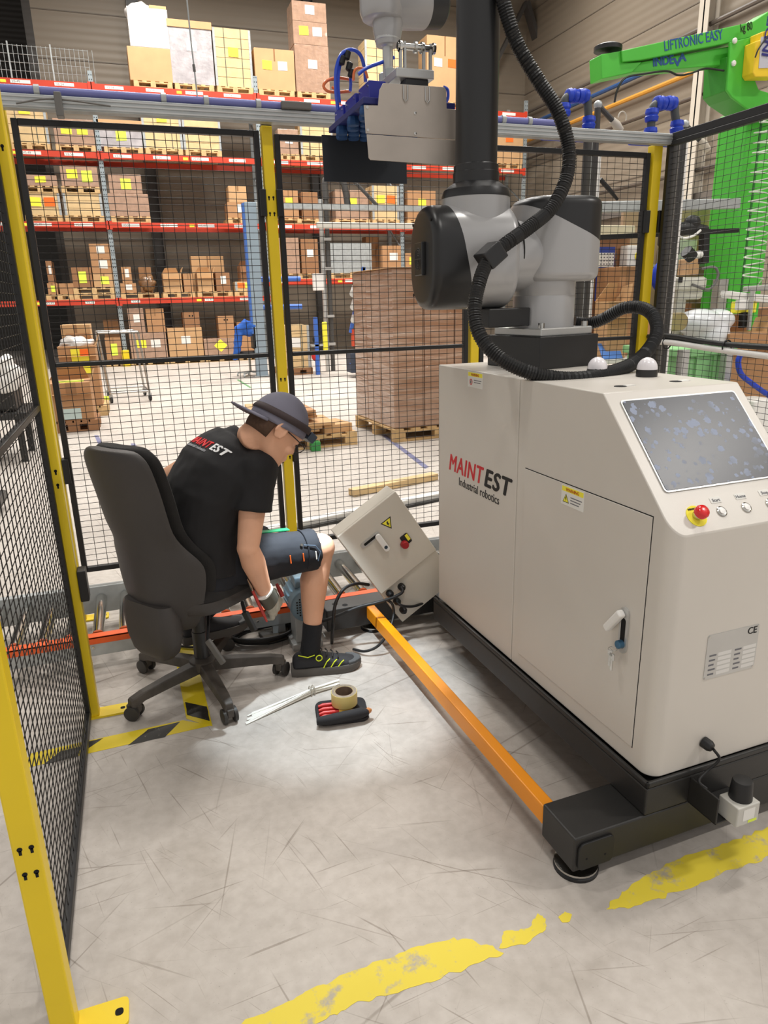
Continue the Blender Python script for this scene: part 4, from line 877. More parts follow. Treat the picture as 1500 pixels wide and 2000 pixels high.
# cap worn backwards, hair, glasses, head torch
hr = MB()
hr.loft([[hp_(x, y, z) for x, y in [(-.02 - .082 * math.cos(a) * k, .078 * math.sin(a) * k) for a in [-1.35 + 2.7 * i / 16 for i in range(17)]]] for z, k in ((-.055, .92), (-.03, 1.0), (.0, 1.03), (.03, 1.04), (.05, 1.03))], cap=False, close=False)
h_ = hr.build('hair', mat('short_dark_hair', (78, 56, 42), .9, var=.2, vs=120), pr, smooth=60); sm_ = h_.modifiers.new('s', 'SOLIDIFY'); sm_.thickness = .004; sm_.offset = 0
bm = bmesh.new(); bmesh.ops.create_uvsphere(bm, u_segments=36, v_segments=24, radius=1)
for v in bm.verts: v.co = V((v.co.x * .112 - .003, v.co.y * .09, v.co.z * .118 + .024))
bmesh.ops.bisect_plane(bm, geom=bm.verts[:] + bm.edges[:] + bm.faces[:], plane_co=(0, 0, .012), plane_no=V((-.22, 0, 1)).normalized(), clear_inner=True)
for v in bm.verts: v.co = TM[pr] @ hp_(*v.co)
me = bpy.data.meshes.new('cap_crown'); bm.to_mesh(me); bm.free(); me.materials.append(CAPM); cpo = link('cap', me, pr, 0, 60)
sm_ = cpo.modifiers.new('s', 'SOLIDIFY'); sm_.thickness = .004
def bandz(x): return .012 + .22 * x
br = []
for r in (0, .25, .5, .75, 1.):
    row = []
    for i in range(17):
        a = -.9 + 1.8 * i / 16; x = -.003 - .108 * math.cos(a); y = .089 * math.sin(a)
        ext = .078 * r * (math.cos(a * 1.74) ** .45 if abs(a) < .9 else 0); row.append(hp_(x - ext, y * (1 + .03 * r), bandz(x) + .004 - .30 * ext - 2.2 * (abs(y) ** 2.1) * r))
    br.append(row)
bo = MB().loft(br, cap=False, close=False).build('brim', CAPM, cpo, smooth=60); sm_ = bo.modifiers.new('s', 'SOLIDIFY'); sm_.thickness = .005; sm_.offset = 0
def cring(dz, grow, n=40): return [hp_(-.003 + (.112 + grow) * math.sqrt(max(0, 1 - ((bandz(0) + dz - .024) / .118) ** 2)) * math.cos(a), (.09 + grow) * math.sqrt(max(0, 1 - ((bandz(0) + dz - .024) / .118) ** 2)) * math.sin(a), bandz(.112 * math.cos(a)) + dz) for a in [2 * PI * i / n for i in range(n)]]
ht = MB().loft([cring(.026, .004), cring(.038, .005), cring(.052, .004)], cap=False).build('headlamp_strap', mat('brown_strap', (58, 46, 46), .8), pr, smooth=60); sm_ = ht.modifiers.new('s', 'SOLIDIFY'); sm_.thickness = .003; sm_.offset = 0
LM = Matrix.Translation(hp_(.128, 0, .066)) @ HM.to_4x4()
MB().box(-.018, .016, -.03, .03, -.017, .017, LM).build('headlamp_body', mat('torch_grey', (60, 70, 84), .4), ht, .005)
MB().lathe([(.011, 0), (.012, .004), (.001, .0045)], hp_(.143, 0, .066), HX, 16).build('headlamp_lens', mat('torch_glow', (235, 242, 255), .3, emit=12), ht)
MB().prism(rrect(.05, .03, .008), hp_(-.098, 0, .062), HY, (HZ * .8 + HX * .6), (-HX * .6 + HZ * .8) * .002).build('leather_patch', mat('tan_patch', (190, 134, 84), .7), cpo)
gl = MB().tube([hp_(-.01, -.082, .012), hp_(.05, -.08, .012), hp_(.098, -.066, .014)], .0022, 6).build('glasses_temple', RUB, pr); MB().tube([hp_(-.01, .082, .012), hp_(.05, .08, .012), hp_(.098, .066, .014)], .0022, 6).build('glasses_temple', RUB, gl)
for s in (-1, 1):
    MB().tube([hp_(.112 - abs(math.cos(a)) * .0, s * (.036 + .029 * math.cos(a)), .006 + .02 * math.sin(a)) for a in [2 * PI * i / 20 for i in range(21)]], .0018, 6).build('glasses_rim', RUB, gl)
    MB().tube([hp_(.112, s * .065, .01), hp_(.098, s * .067, .014)], .002, 6).build('glasses_hinge', RUB, gl)
L = bpy.data.lights.new('headlamp_light', 'SPOT'); L.energy = 48; L.spot_size = math.radians(66); L.spot_blend = .45; L.shadow_soft_size = .01; L.color = (.80, .92, 1.0)
lo_ = bpy.data.objects.new('headlamp_light', L); COL.objects.link(lo_); lp = hp_(.152, 0, .062); lo_.location = lp
dr_ = (V((.60, 2.50, 0)) - lp).normalized(); lo_.rotation_euler = dr_.to_track_quat('-Z', 'Y').to_euler()
# pliers in the right hand
pt_ = thing('pliers', 'red-handled pliers held in the gloved right hand', 'pliers', (.42, 2.55, .36))
a0, a1 = at(493, 1153, 2.50), at(521, 1213, 2.53)
MB().tube([a0, a0.lerp(a1, .35), a0.lerp(a1, .7), a1], [.009, .011, .011, .007], 10, flat=.6).build('handle', mat('red_grip', (190, 60, 54), .45), pt_, smooth=60)
q0, q1 = at(540, 1140, 2.66), at(552, 1165, 2.64)
MB().tube([q0, q0.lerp(q1, .5), q1], [.006, .009, .009], 10).build('handle', MATS['red_grip'], pt_, smooth=60)
MB().tube([a0, a0 + (a0 - a1).normalized() * .02, a0 + (a0 - a1).normalized() * .06], [.008, .013, .004], 8, flat=.5).build('jaw', STEEL, pt_, smooth=40)
# ------------------------------------------------------------------ geared motor, coil of cable, tray
mo = thing('electric_motor', 'blue-grey electric motor with perforated fan cover beside the shin', 'motor', at(602, 1215, 2.84))
MG = mat('motor_blue_grey', (112, 136, 150), .4, .1); mc = at(601, 1182, 2.82)
MB().lathe([(.045, -.012), (.068, -.012), (.076, -.006), (.078, .0), (.078, .05)], (mc.x, 2.82, mc.z), (0, 1, 0), 36).build('fan_cover', MG, mo, smooth=40)
MB().lathe([(.07, .05), (.07, .19)], (mc.x, 2.82, mc.z), (0, 1, 0), 36).build('motor_barrel', MG, mo, smooth=40)
for k in range(18):
    a = 2 * PI * k / 18; MB().box(.068, .08, .055, .185, -.002, .002, Matrix.Translation((mc.x, 2.82, mc.z)) @ Matrix.Rotation(a, 4, 'Y')).build('cooling_fin', MG, mo)
hl = MB()
for i in range(-4, 5):
    for j in range(-4, 5):
        if 1.5 < math.hypot(i, j) < 4.6: hl.lathe([(.0042, 0), (.0042, .0006)], (mc.x + i * .0125, 2.8078, mc.z + j * .0125), (0, -1, 0), 6)
hl.build('fan_cover_perforation', KH, mo)['kind'] = 'stuff'
MB().box(mc.x - .045, mc.x + .045, 2.86, 2.95, mc.z + .07, mc.z + .12).build('terminal_box', MG, mo, .006)
MB().box(mc.x - .05, mc.x + .05, 2.88, 2.99, .03, mc.z - .06).box(mc.x - .07, mc.x + .07, 2.86, 3.01, 0, .03).build('motor_foot', GALV, mo, .003)
cc = fl(520, 1246); pts = []
for k in range(150):
    a = k * 2 * PI / 28; r = .105 + .02 * math.sin(k * .21) + .00012 * k; pts.append((cc.x + r * 1.25 * math.cos(a), cc.y + r * .8 * math.sin(a), .008 + .0165 * (k // 28) * .6 + .004 * math.sin(a * 2)))
cable('cable_coil', 'coiled black cable lying on the floor behind the chair base', pts, .007)
cable('power_cable', 'black cable trailing on the floor from the coil to the conveyor at left', [fl(455, 1225, .01), fl(420, 1238, .01), fl(395, 1262, .01), fl(350, 1262, .01), fl(310, 1258, .01), fl(285, 1262, .01)], .006)
tr = thing('parts_tray', 'dark shallow tray on the floor in front of the motor', 'tray', fl(548, 1243))
MB().prism(rect(-.1, .1, -.06, .06), fl(552, 1240, .0), V((.98, .2, 0)), V((-.2, .98, 0)), (0, 0, .018)).build('tray_body', mat('tray_dark', (56, 52, 46), .6), tr, .003)
MB().prism(rrect(.17, .09, .01), fl(552, 1240, .0181), V((.98, .2, 0)), V((-.2, .98, 0)), (0, 0, .001)).build('tray_recess', mat('tray_brown', (74, 66, 56), .7), tr)
# ------------------------------------------------------------------ things on the floor in front
zt = thing('cable_tie_bundle', 'fanned bundle of white cable ties on the floor by the tape roll', 'cable ties', fl(600, 1365))
za, zb, zm = fl(487, 1404), fl(662, 1338), fl(610, 1356)
for k in range(36):
    f_ = random.uniform(-1, 1); g_ = random.uniform(-1, 1); n_ = V((.3, .95, 0))
    s_ = za + n_ * (f_ * .035) + (zb - za) * random.uniform(-.03, .07); e_ = zb + n_ * (g_ * .014) + (zb - za) * random.uniform(-.04, .01)
    h = .004 + .02 * random.random()
    MB().bar(s_ + V((0, 0, .003)), zm + n_ * f_ * .006 + V((0, 0, h + .004)), .0065, .0016).bar(zm + n_ * f_ * .006 + V((0, 0, h + .004)), e_ + V((0, 0, h * .9)), .0065, .0016).build('tie', mat('white_nylon', (246, 244, 236), .45), zt)
for d in (-.008, .006):
    c = zm + (zb - za).normalized() * d + V((0, 0, .016)); ax_ = (zb - za).normalized(); n_ = ax_.cross(V((0, 0, 1)))
    MB().tube([c + (n_ * math.cos(a) * .013 + V((0, 0, 1)) * math.sin(a) * .024) for a in [2 * PI * i / 18 for i in range(19)]], .0026, 6).build('binding_loop', mat('pale_loop', (196, 190, 178), .5), zt)
tp = thing('tool_pouch', 'open black tool pouch with red-handled screwdrivers on the floor', 'tool pouch', fl(668, 1408))
pc = fl(668, 1395); pu_ = (fl(720, 1388) - fl(615, 1400)).normalized(); pv_ = V((-pu_.y, pu_.x, 0)); POU = mat('black_nylon', (32, 31, 34), .8, bump=.2, bs=500)
def pp(a, b, z): return pc + pu_ * a + pv_ * b + V((0, 0, z))
MB().loft([[pp(x * k, y * k + .01, z) for x, y in rrect(.2, .16, .03)] for z, k in ((.001, .97), (.006, 1.), (.014, .97))]).build('pouch_back', POU, tp, smooth=50)
MB().tube([pp(-.1, -.062, .022), pp(-.06, -.068, .026), pp(.0, -.064, .03), pp(.07, -.055, .032), pp(.095, -.05, .03)], [.016, .021, .022, .022, .014], 12, flat=.9).build('pouch_roll', POU, tp, smooth=60)
for k, (b0, m_) in enumerate(((.04, 'red_grip'), (.012, 'red_grip'), (-.014, 'red_grip'), (-.038, 'red_grip'))):
    sd = thing('screwdriver', ['red screwdriver at the back of the tool pouch', 'red and brown screwdriver, second from the back of the pouch', 'red and yellow screwdriver, third from the back of the pouch', 'red screwdriver nearest the rolled edge of the pouch'][k], 'screwdriver', pp(0, b0, .016), group='screwdrivers in the pouch')
    MB().tube([pp(-.088, b0 - .004, .021), pp(-.07, b0, .023), pp(-.03, b0, .023), pp(-.012, b0, .023)], [.006, .0085, .008, .006], 10).build('grip', mat('tool_red', (206, 48, 44), .4), sd, smooth=60)
    MB().tube([pp(-.012, b0, .023), pp(.05, b0, .02)], [.0075 if k in (1, 2) else .003, .006 if k in (1, 2) else .003], 8).build('shaft', mat('tool_brown', (110, 66, 48), .5) if k == 1 else (mat('tool_yellow', (236, 190, 60), .5) if k == 2 else STEEL), sd, smooth=60)
MB().tube([pp(.08, -.05, .03), pp(.1, -.047, .034), pp(.108, -.044, .032)], [.012, .012, .006], 10).build('tool_end', mat('tan_wood', (196, 130, 74), .5), tp, smooth=60)
tr_ = thing('tape_roll', 'roll of beige masking tape standing on the tool pouch', 'tape roll', pp(.012, .03, .03))
tc_ = pp(.014, .028, .0325)
MB().loft([[tc_ + V((math.cos(2 * PI * k / 40) * r, math.sin(2 * PI * k / 40) * r, h)) for k in range(40)] for r, h in ((.05, .002), (.0505, .0), (.0505, .05), (.05, .051), (.036, .051), (.0355, .05), (.0355, 0.), (.05, .0))], cap=False).build('tape_windings', mat('beige_tape', (216, 196, 122), .5), tr_, smooth=40)
MB().loft([[tc_ + V((math.cos(2 * PI * k / 40) * r, math.sin(2 * PI * k / 40) * r, h)) for k in range(40)] for r, h in ((.0485, .0512), (.0485, .0518), (.0368, .0518), (.0368, .0512))], cap=False).build('tape_side', mat('dirty_tape_edge', (142, 128, 112), .8, var=.2, vs=60), tr_)
MB().loft([[tc_ + V((math.cos(2 * PI * k / 40) * r, math.sin(2 * PI * k / 40) * r, h)) for k in range(40)] for r, h in ((.0354, .0), (.0354, .0505), (.033, .0505), (.033, .0))], cap=False).build('cardboard_core', mat('core_brown', (128, 106, 88), .8, var=.2, vs=50), tr_)
# ------------------------------------------------------------------ pallet racking
rk = thing('pallet_rack', 'tall pallet racking with galvanised uprights and orange-red beams', 'pallet rack', (3.7, 20.5, 0))
UX = (-4.1, -.21, 3.70, 7.62, 11.5); TOPZ = (6.75, 6.85, 7.0, 7.0, 6.9)
UPM = mat('rack_upright', (158, 168, 172), .45, .5, var=.08, vs=3)
for x, tz in zip(UX, TOPZ):
    for yy in (20.0, 21.05):
        u = MB().box(x - .05, x + .05, yy, yy + .07, 0, tz).build('upright', UPM, rk)
        if yy < 20.5 and x > -2:
            hb = MB()
            for k in range(int(tz / .1)):
                for s in (-.025, .025): hb.box(x + s - .008, x + s + .008, yy - .002, yy, .05 + k * .1, .08 + k * .1)
            hb.build('slot_row', KH, u)['kind'] = 'stuff'
    for k in range(5): MB().bar((x, 20.07, .3 + k * 1.3), (x, 21.05, .9 + k * 1.3), .04, .03).build('frame_brace', UPM, rk)
MB().box(-.30, -.12, 19.9, 19.98, 0, .42).build('upright_guard', YEL, rk, .01)
for bay in range(4):
    x0, x1 = UX[bay] + .05, UX[bay + 1] - .05
    for lv, z in enumerate((1.70 if bay < 2 else 2.12, 3.53, 5.10, 6.58)):
        for yy in (19.97, 21.1):
            bmm = MB().box(x0, x1, yy, yy + .05, z - .13, z).box(x0, x1, yy - .008, yy, z - .13, z - .105).build('beam', RACK, rk)
            if yy < 20:
                for s in (x0 - .06, x1 - .03): MB().box(s, s + .09, yy - .015, yy, z - .17, z + .03).build('beam_connector', RACK, bmm)
                for k in range(4):
                    xx = x0 + .25 + k * .93
                    if lv == 0 and k == 1: continue
                    MB().box(xx, xx + (.42 if lv else .22), yy - .01, yy, z - .1, z - .03).build('location_label', PAPER, bmm)
                    if bay < 2: text('location_code', ('V3.54', 'V5.54', 'V5.49', 'V6.54')[k], .075, (xx + .03, yy - .0102, z - .09), (1, 0, 0), (0, 0, 1), MATS['grey_ink'], bmm)
                MB().box(x0 + 1.9, x0 + 2.02, yy - .01, yy, z - .1, z - .04).build('load_tag', NOTE, bmm)
for x0 in (-3.9, -2.9, -1.9, -1.0): MB().bar((x0, 20.1, 6.58), (x0, 20.1, 7.35), .05, .03).build('guard_post', GALV, rk)
gm = MB()
for k in range(40): gm.tube([(-4.0 + k * .1, 20.1, 6.6), (-4.0 + k * .1, 20.1, 7.3)], .006, 4)
for k in range(5): gm.tube([(-4.0, 20.1, 6.6 + k * .17), (-.2, 20.1, 6.6 + k * .17)], .006, 4)
gm.build('guard_mesh', GALV, rk)['kind'] = 'stuff'
# ------------------------------------------------------------------ pallets
def pallet_mesh(w, d):
    b = MB()
    for y in (0, d / 2 - .05, d - .1): b.box(0, w, y, y + .1, 0, .02); b.box(0, w, y, y + .1, .1, .122)
    for y in (0, d / 2 - .05, d - .1):
        for x in (0, w / 2 - .06, w - .12): b.box(x, x + .12, y, y + .1, .02, .1)
    for k in range(5):
        x = (w - .1) * k / 4; b.box(x, x + .1, 0, d, .122, .144)
    return b
def pallet_far(x0, x1, y, z, label, g='pallets in the rack'):
    b = pallet_mesh(x1 - x0, 1.0); o = b.build('pallet', WOOD); o.location = (x0, y, z); tag(o, label, 'pallet', g); return o
def pallet_near(x, y, w, d, rz, label, m=WOOD):
    t = thing('pallet', label, 'pallet', (x, y, 0), rz, 'pallets on the floor', local=True)
    for yy in (0, d / 2 - .05, d - .1):
        MB().box(0, w, yy, yy + .1, 0, .022).build('bottom_board', m, t, .002); MB().box(0, w, yy, yy + .1, .1, .122).build('stringer_board', m, t, .002)
        for xx in (0, w / 2 - .07, w - .14): MB().box(xx, xx + .14, yy, yy + .1, .022, .1).build('block', m, t, .002)
    for k in range(6):
        xx = (w - .12) * k / 5; MB().box(xx, xx + .12, 0, d, .122, .144).build('top_board', m, t, .002)
    return t
PL = [(6.58, .76, 1.66, 'pallet under the tall stack at the left of the top shelf'), (6.58, 1.72, 2.66, 'pallet under the grey-wrapped lidded carton, top shelf'), (6.58, 2.74, 3.64, 'pallet under the strapped plywood crate, top shelf'), (6.58, 3.78, 4.70, 'pallet under the squat brown carton, top shelf'), (6.58, 4.78, 5.66, 'pallet under the tall carton tower, top shelf'), (6.58, 6.7, 7.5, 'pallet under the pale crate behind the gripper'), (6.58, 8.45, 9.4, 'pallet under the dark labelled carton tower'),
      (5.10, -2.2, -1.3, 'pallet at the far left of the third shelf'), (5.10, -1.18, -.28, 'pallet under the carton with two yellow notes'), (5.10, -.1, .8, 'pallet under the low lidded carton, third shelf'), (5.10, .86, 1.76, 'pallet under the tall steel-cornered crate'), (5.10, 1.82, 2.72, 'pallet under the low steel-cornered crate'), (5.10, 4.18, 4.74, 'narrow pallet right of the yellow post, third shelf'), (5.10, 4.8, 5.66, 'pallet under the crate beside the blue gripper'), (5.10, 10.52, 11.4, 'pallet at the right end of the third shelf'),
      (3.53, -2.08, -1.26, 'pallet at the left of the second shelf'), (4.18, -2.05, -1.27, 'upper pallet between the two leftmost crates, second shelf'), (3.53, -1.2, -.3, 'pallet beside the upright, second shelf'), (4.19, -1.19, -.32, 'upper pallet between plain crate and wrapped crate, second shelf'), (3.53, -.14, .8, 'pallet under the silvery wrapped block'), (3.53, 2.74, 3.5, 'pallet at the end of the first bay, second shelf'), (3.53, 4.1, 5.2, 'pallet right of the yellow post, second shelf'), (3.53, 5.66, 6.66, 'pallet under the carton below the dark gripper plate'), (3.53, 6.74, 7.54, 'pallet under the star-marked crate'), (3.53, 7.78, 8.68, 'pallet left of the robot elbow'),
      (1.70, -1.9, -1.27, 'pallet at the left of the first shelf'), (1.70, -1.25, -.27, 'lower pallet of the doubled pair, first shelf'), (1.844, -1.25, -.27, 'upper pallet of the doubled pair, first shelf'), (1.70, -.14, .8, 'pallet right of the upright, first shelf'), (1.70, .9, 1.72, 'pallet under the open carton, first shelf'), (1.70, 1.78, 2.7, 'pallet in front of the largest plain carton'), (1.70, 2.76, 3.34, 'pallet under the shallow crate, first shelf'),
      (2.12, 4.02, 5.16, 'pallet right of the yellow post, lower shelf'), (2.12, 5.46, 6.7, 'pallet under the grey sheet-metal bin'), (2.12, 7.0, 8.1, 'pallet beside the grey bin, lower shelf'),
      (0, -.72, -.25, 'small floor pallet behind the trolley'), (0, -.1, .87, 'floor pallet under the wide wrapped carton'), (0, .9, 1.8, 'floor pallet under the double-fronted carton'), (0, 1.83, 2.7, 'floor pallet under the diamond-marked carton'), (0, 2.73, 3.3, 'floor pallet behind the blue jacket')]
for z, x0, x1, lb in PL: pallet_far(x0, x1, 20.0, z, lb)
# ------------------------------------------------------------------ cartons and crates in the rack
BOXES = [
('tall', 0.68, 1.7, 6.72, 7.44, 20.0, 'p', '', 'lower half of the tall wrapped box stack at the left of the top shelf'),
('bagtop', 0.77, 1.71, 7.44, 8.26, 20.0, 's', '', 'plastic-topped carton on the leftmost stack of the top shelf'),
('lid', 1.67, 2.71, 6.72, 8.08, 20.0, 'p', 'w', 'grey-wrapped carton with an overhanging lid on the top shelf'),
('collar', 2.72, 3.66, 6.72, 8.0, 20.0, 'p', 'y', 'tall plywood crate with strapping on the top shelf'),
('cb', 3.71, 4.75, 6.72, 7.64, 20.0, 'p', 'yw', 'squat brown carton with a yellow note on the top shelf'),
('wrap', 4.75, 5.67, 6.72, 7.8, 20.0, 'p', 'w', 'lowest block of the tall carton tower on the top shelf'),
('wrap', 4.74, 5.66, 7.8, 8.31, 20.0, 's', 'yw', 'middle block of the tall carton tower, yellow note on its corner'),
('wrap', 4.74, 5.65, 8.31, 8.75, 20.0, 's', 'w', 'uppermost block of the tall carton tower on the top shelf'),
('collar', 6.64, 7.78, 6.72, 8.05, 20.0, 'p', '', 'pale plywood crate on the top shelf behind the gripper'),
('cb', 8.4, 9.49, 6.72, 8.3, 20.0, 'p', 'wo', 'dark carton tower with rows of white labels behind the black arm tube'),
('collar', -2.24, -1.29, 5.24, 6.44, 20.0, 'p', 'y', 'plywood crate at the far left of the third shelf'),
('wrap', -1.19, -0.26, 5.24, 5.81, 20.0, 'p', 'yy', 'shrink-wrapped carton with two yellow notes on the third shelf'),
('lid', -0.2, 0.83, 5.24, 5.84, 20.0, 'p', 'g', 'low lidded carton with a lime note on the third shelf'),
('collar', 0.83, 1.78, 5.24, 6.41, 20.0, 'p', 'y', 'tall steel-cornered crate rising above the fence rail on the third shelf'),
('collar', 1.79, 2.74, 5.24, 5.95, 20.0, 'p', '', 'low steel-cornered crate without a note on the third shelf'),
('wrap', 4.19, 4.75, 5.24, 5.84, 20.0, 'p', 'w', 'small wrapped carton just right of the yellow fence post, third shelf'),
('collar', 4.79, 5.68, 5.24, 6.43, 20.0, 'p', '', 'plywood crate beside the blue gripper on the third shelf'),
('cb', 10.5, 11.45, 5.24, 6.35, 20.0, 'p', 'o', 'orange-brown carton at the right end of the third shelf'),
('collar', -2.06, -1.25, 3.67, 4.18, 20.0, 'p', 'yo', 'low crate with orange and yellow notes at the left of the second shelf'),
('wrap', -2.03, -1.25, 4.18, 4.57, 20.0, 's', 'y', 'wrapped flat carton stacked on the leftmost crate of the second shelf'),
('collar', -1.19, -0.3, 3.67, 4.19, 20.0, 'p', '', 'plain low crate next to the rack upright on the second shelf'),
('wrap', -1.18, -0.31, 4.19, 4.8, 20.0, 's', 'yg', 'wrapped crate with two notes side by side on the second shelf'),
('wrap', -0.17, 0.81, 3.67, 4.2, 20.0, 'p', '', 'silvery shrink-wrapped block on the second shelf'),
('wrap', -0.11, 0.69, 4.2, 4.64, 20.0, 's', 'g', 'wrapped carton with a lime note on the silvery block'),
('cb', 2.74, 3.49, 3.67, 4.05, 20.0, 'p', 'w', 'carton under a taller one beside the yellow post, second shelf'),
('cb', 2.8, 3.3, 4.05, 4.44, 20.0, 's', '', 'narrow brown carton on another at the end of the first bay'),
('cb', 4.11, 4.66, 3.67, 4.37, 20.0, 'p', 'y', 'carton with a yellow note right of the yellow fence post, second shelf'),
('cb', 4.73, 5.2, 3.67, 4.34, 20.0, 'p', '', 'plain orange-brown carton behind the grey pipe, second shelf'),
('wrap', 5.67, 6.66, 3.67, 4.42, 20.0, 'p', 'y', 'shrink-wrapped carton with a pale yellow note below the dark gripper plate'),
('collar', 6.74, 7.54, 3.67, 4.56, 20.0, 'p', 'yo', 'crate with a yellow star-shaped note on the second shelf'),
('cb', 7.79, 8.67, 3.67, 4.45, 20.0, 'p', 'y', 'carton with a yellow tag just left of the robot elbow, second shelf'),
('cb', -1.85, -1.6, 1.84, 2.11, 20.0, 'p', 'g', 'small carton with a lime note behind the fence corner post, first shelf'),
('cb', -1.81, -1.65, 2.11, 2.63, 20.0, 's', 'w', 'narrow carton stack with white labels at the left of the first shelf'),
('cb', -1.58, -1.22, 1.84, 2.1, 20.0, 'p', '', 'low dark-taped carton near the left of the first shelf'),
('cb', -1.25, -0.76, 1.99, 2.49, 20.0, 'd', 'g', 'carton with a large lime sheet on a double pallet, first shelf'),
('cb', -0.76, -0.22, 1.99, 2.33, 20.0, 'd', 'g', 'carton with a lime sheet next to the rack upright, first shelf'),
('cb', -0.76, -0.2, 2.33, 2.69, 20.0, 's', 'w', 'middle carton with a white strip in the stack by the upright'),
('cb', -0.76, -0.24, 2.69, 3.03, 20.0, 's', 'w', 'white-labelled top carton of the stack by the upright'),
('cb', -0.14, 0.28, 1.84, 2.08, 20.0, 'p', 'w', 'low carton with a white label just right of the upright, first shelf'),
('cb', -0.07, 0.19, 2.08, 2.49, 20.0, 's', 'w', 'slim carton with two white labels right of the upright'),
('cb', 0.36, 0.7, 1.72, 2.5, 20.3, 's', 'w', 'rear carton with a grey label behind the brown plastic bag'),
('bag', 0.35, 0.77, 1.84, 2.31, 20.0, 'p', '', 'crumpled brown plastic bag on the first shelf'),
('open', 0.93, 1.42, 1.84, 2.31, 20.0, 'p', '', 'carton with raised open flaps on the first shelf'),
('cb', 1.44, 1.7, 1.84, 2.3, 20.0, 'p', '', 'narrow plain carton between open carton and tall rear carton'),
('cb', 1.74, 2.63, 1.72, 2.77, 20.5, 's', '', 'largest plain carton standing at the rear of the first shelf'),
('open', 1.8, 2.24, 1.84, 2.32, 20.0, 'p', '', 'carton with a folded-down front flap on the first shelf'),
('cb', 2.28, 2.67, 1.84, 2.32, 20.0, 'p', 'w', 'carton with a vertical tape strip on the first shelf'),
('collar', 2.78, 3.3, 1.84, 2.08, 20.0, 'p', 'oy', 'shallow crate with orange disc and yellow note, first shelf'),
('open', 2.95, 3.33, 2.08, 2.47, 20.0, 's', '', 'open-flapped carton on the shallow crate at the end of the first shelf'),
('wrap', 4.03, 4.61, 2.26, 3.19, 20.0, 'p', '', 'white-wrapped carton block right of the yellow fence post, lower shelf'),
('cb', 4.64, 5.14, 2.26, 3.16, 20.0, 'p', 'w', 'orange-brown carton with grey labels beside the grey pipe, lower shelf'),
('steel', 5.47, 6.7, 2.26, 3.07, 20.0, 'p', '', 'grey sheet-metal bin above the wrapped pallet tower'),
('cb', 6.73, 7.16, 2.14, 3.29, 20.6, 's', '', 'small carton standing behind the grey sheet-metal bin'),
('cb', 7.0, 7.67, 2.26, 2.99, 20.0, 'p', 'w', 'carton beside the grey bin with plastic film over its corner'),
('cb', 7.69, 8.1, 2.26, 2.79, 20.0, 'p', 'y', 'carton partly hidden by the robot elbow, lower shelf'),
('cb', -0.69, -0.27, 0.14, 0.74, 20.0, 'p', 'g', 'floor-level carton with a lime sheet behind the trolley'),
('cb', -0.69, -0.25, 0.02, 1.18, 20.4, 's', '', 'small carton standing on the rear boxes above the trolley top'),
('wrap', -0.08, 0.87, 0.14, 0.83, 20.0, 'p', 'yw', 'wide wrapped carton with a yellow note on the floor row'),
('wrap', -0.05, 0.37, 0.83, 1.46, 20.0, 's', 'w', 'film-draped carton on the wide wrapped one, floor row'),
('cb', 0.4, 0.88, 0.83, 1.44, 20.0, 's', '', 'plain upright carton beside the film-draped one, floor row'),
('cb', 0.89, 1.81, 0.14, 0.93, 20.0, 'p', 'w', 'double-fronted brown carton in the middle of the floor row'),
('cb', 1.33, 1.78, 0.93, 1.33, 20.0, 's', '', 'carton with a hand hole on the double-fronted carton'),
('wrap', 1.81, 2.7, 0.14, 0.62, 20.0, 'p', 'Y', 'wrapped carton with a yellow diamond note on the floor row'),
('cb', 2.24, 2.68, 0.62, 1.2, 20.0, 's', '', 'upright carton with a hand hole above the diamond-marked one'),
('cb', 2.73, 3.3, 0.14, 1.02, 20.0, 'p', '', 'plain carton behind the blue jacket')]
WRAPG = mat('grey_stretch_wrap', (176, 170, 172), .2, 0, var=.2, vs=4, bump=.8, bs=10, coat=.6)
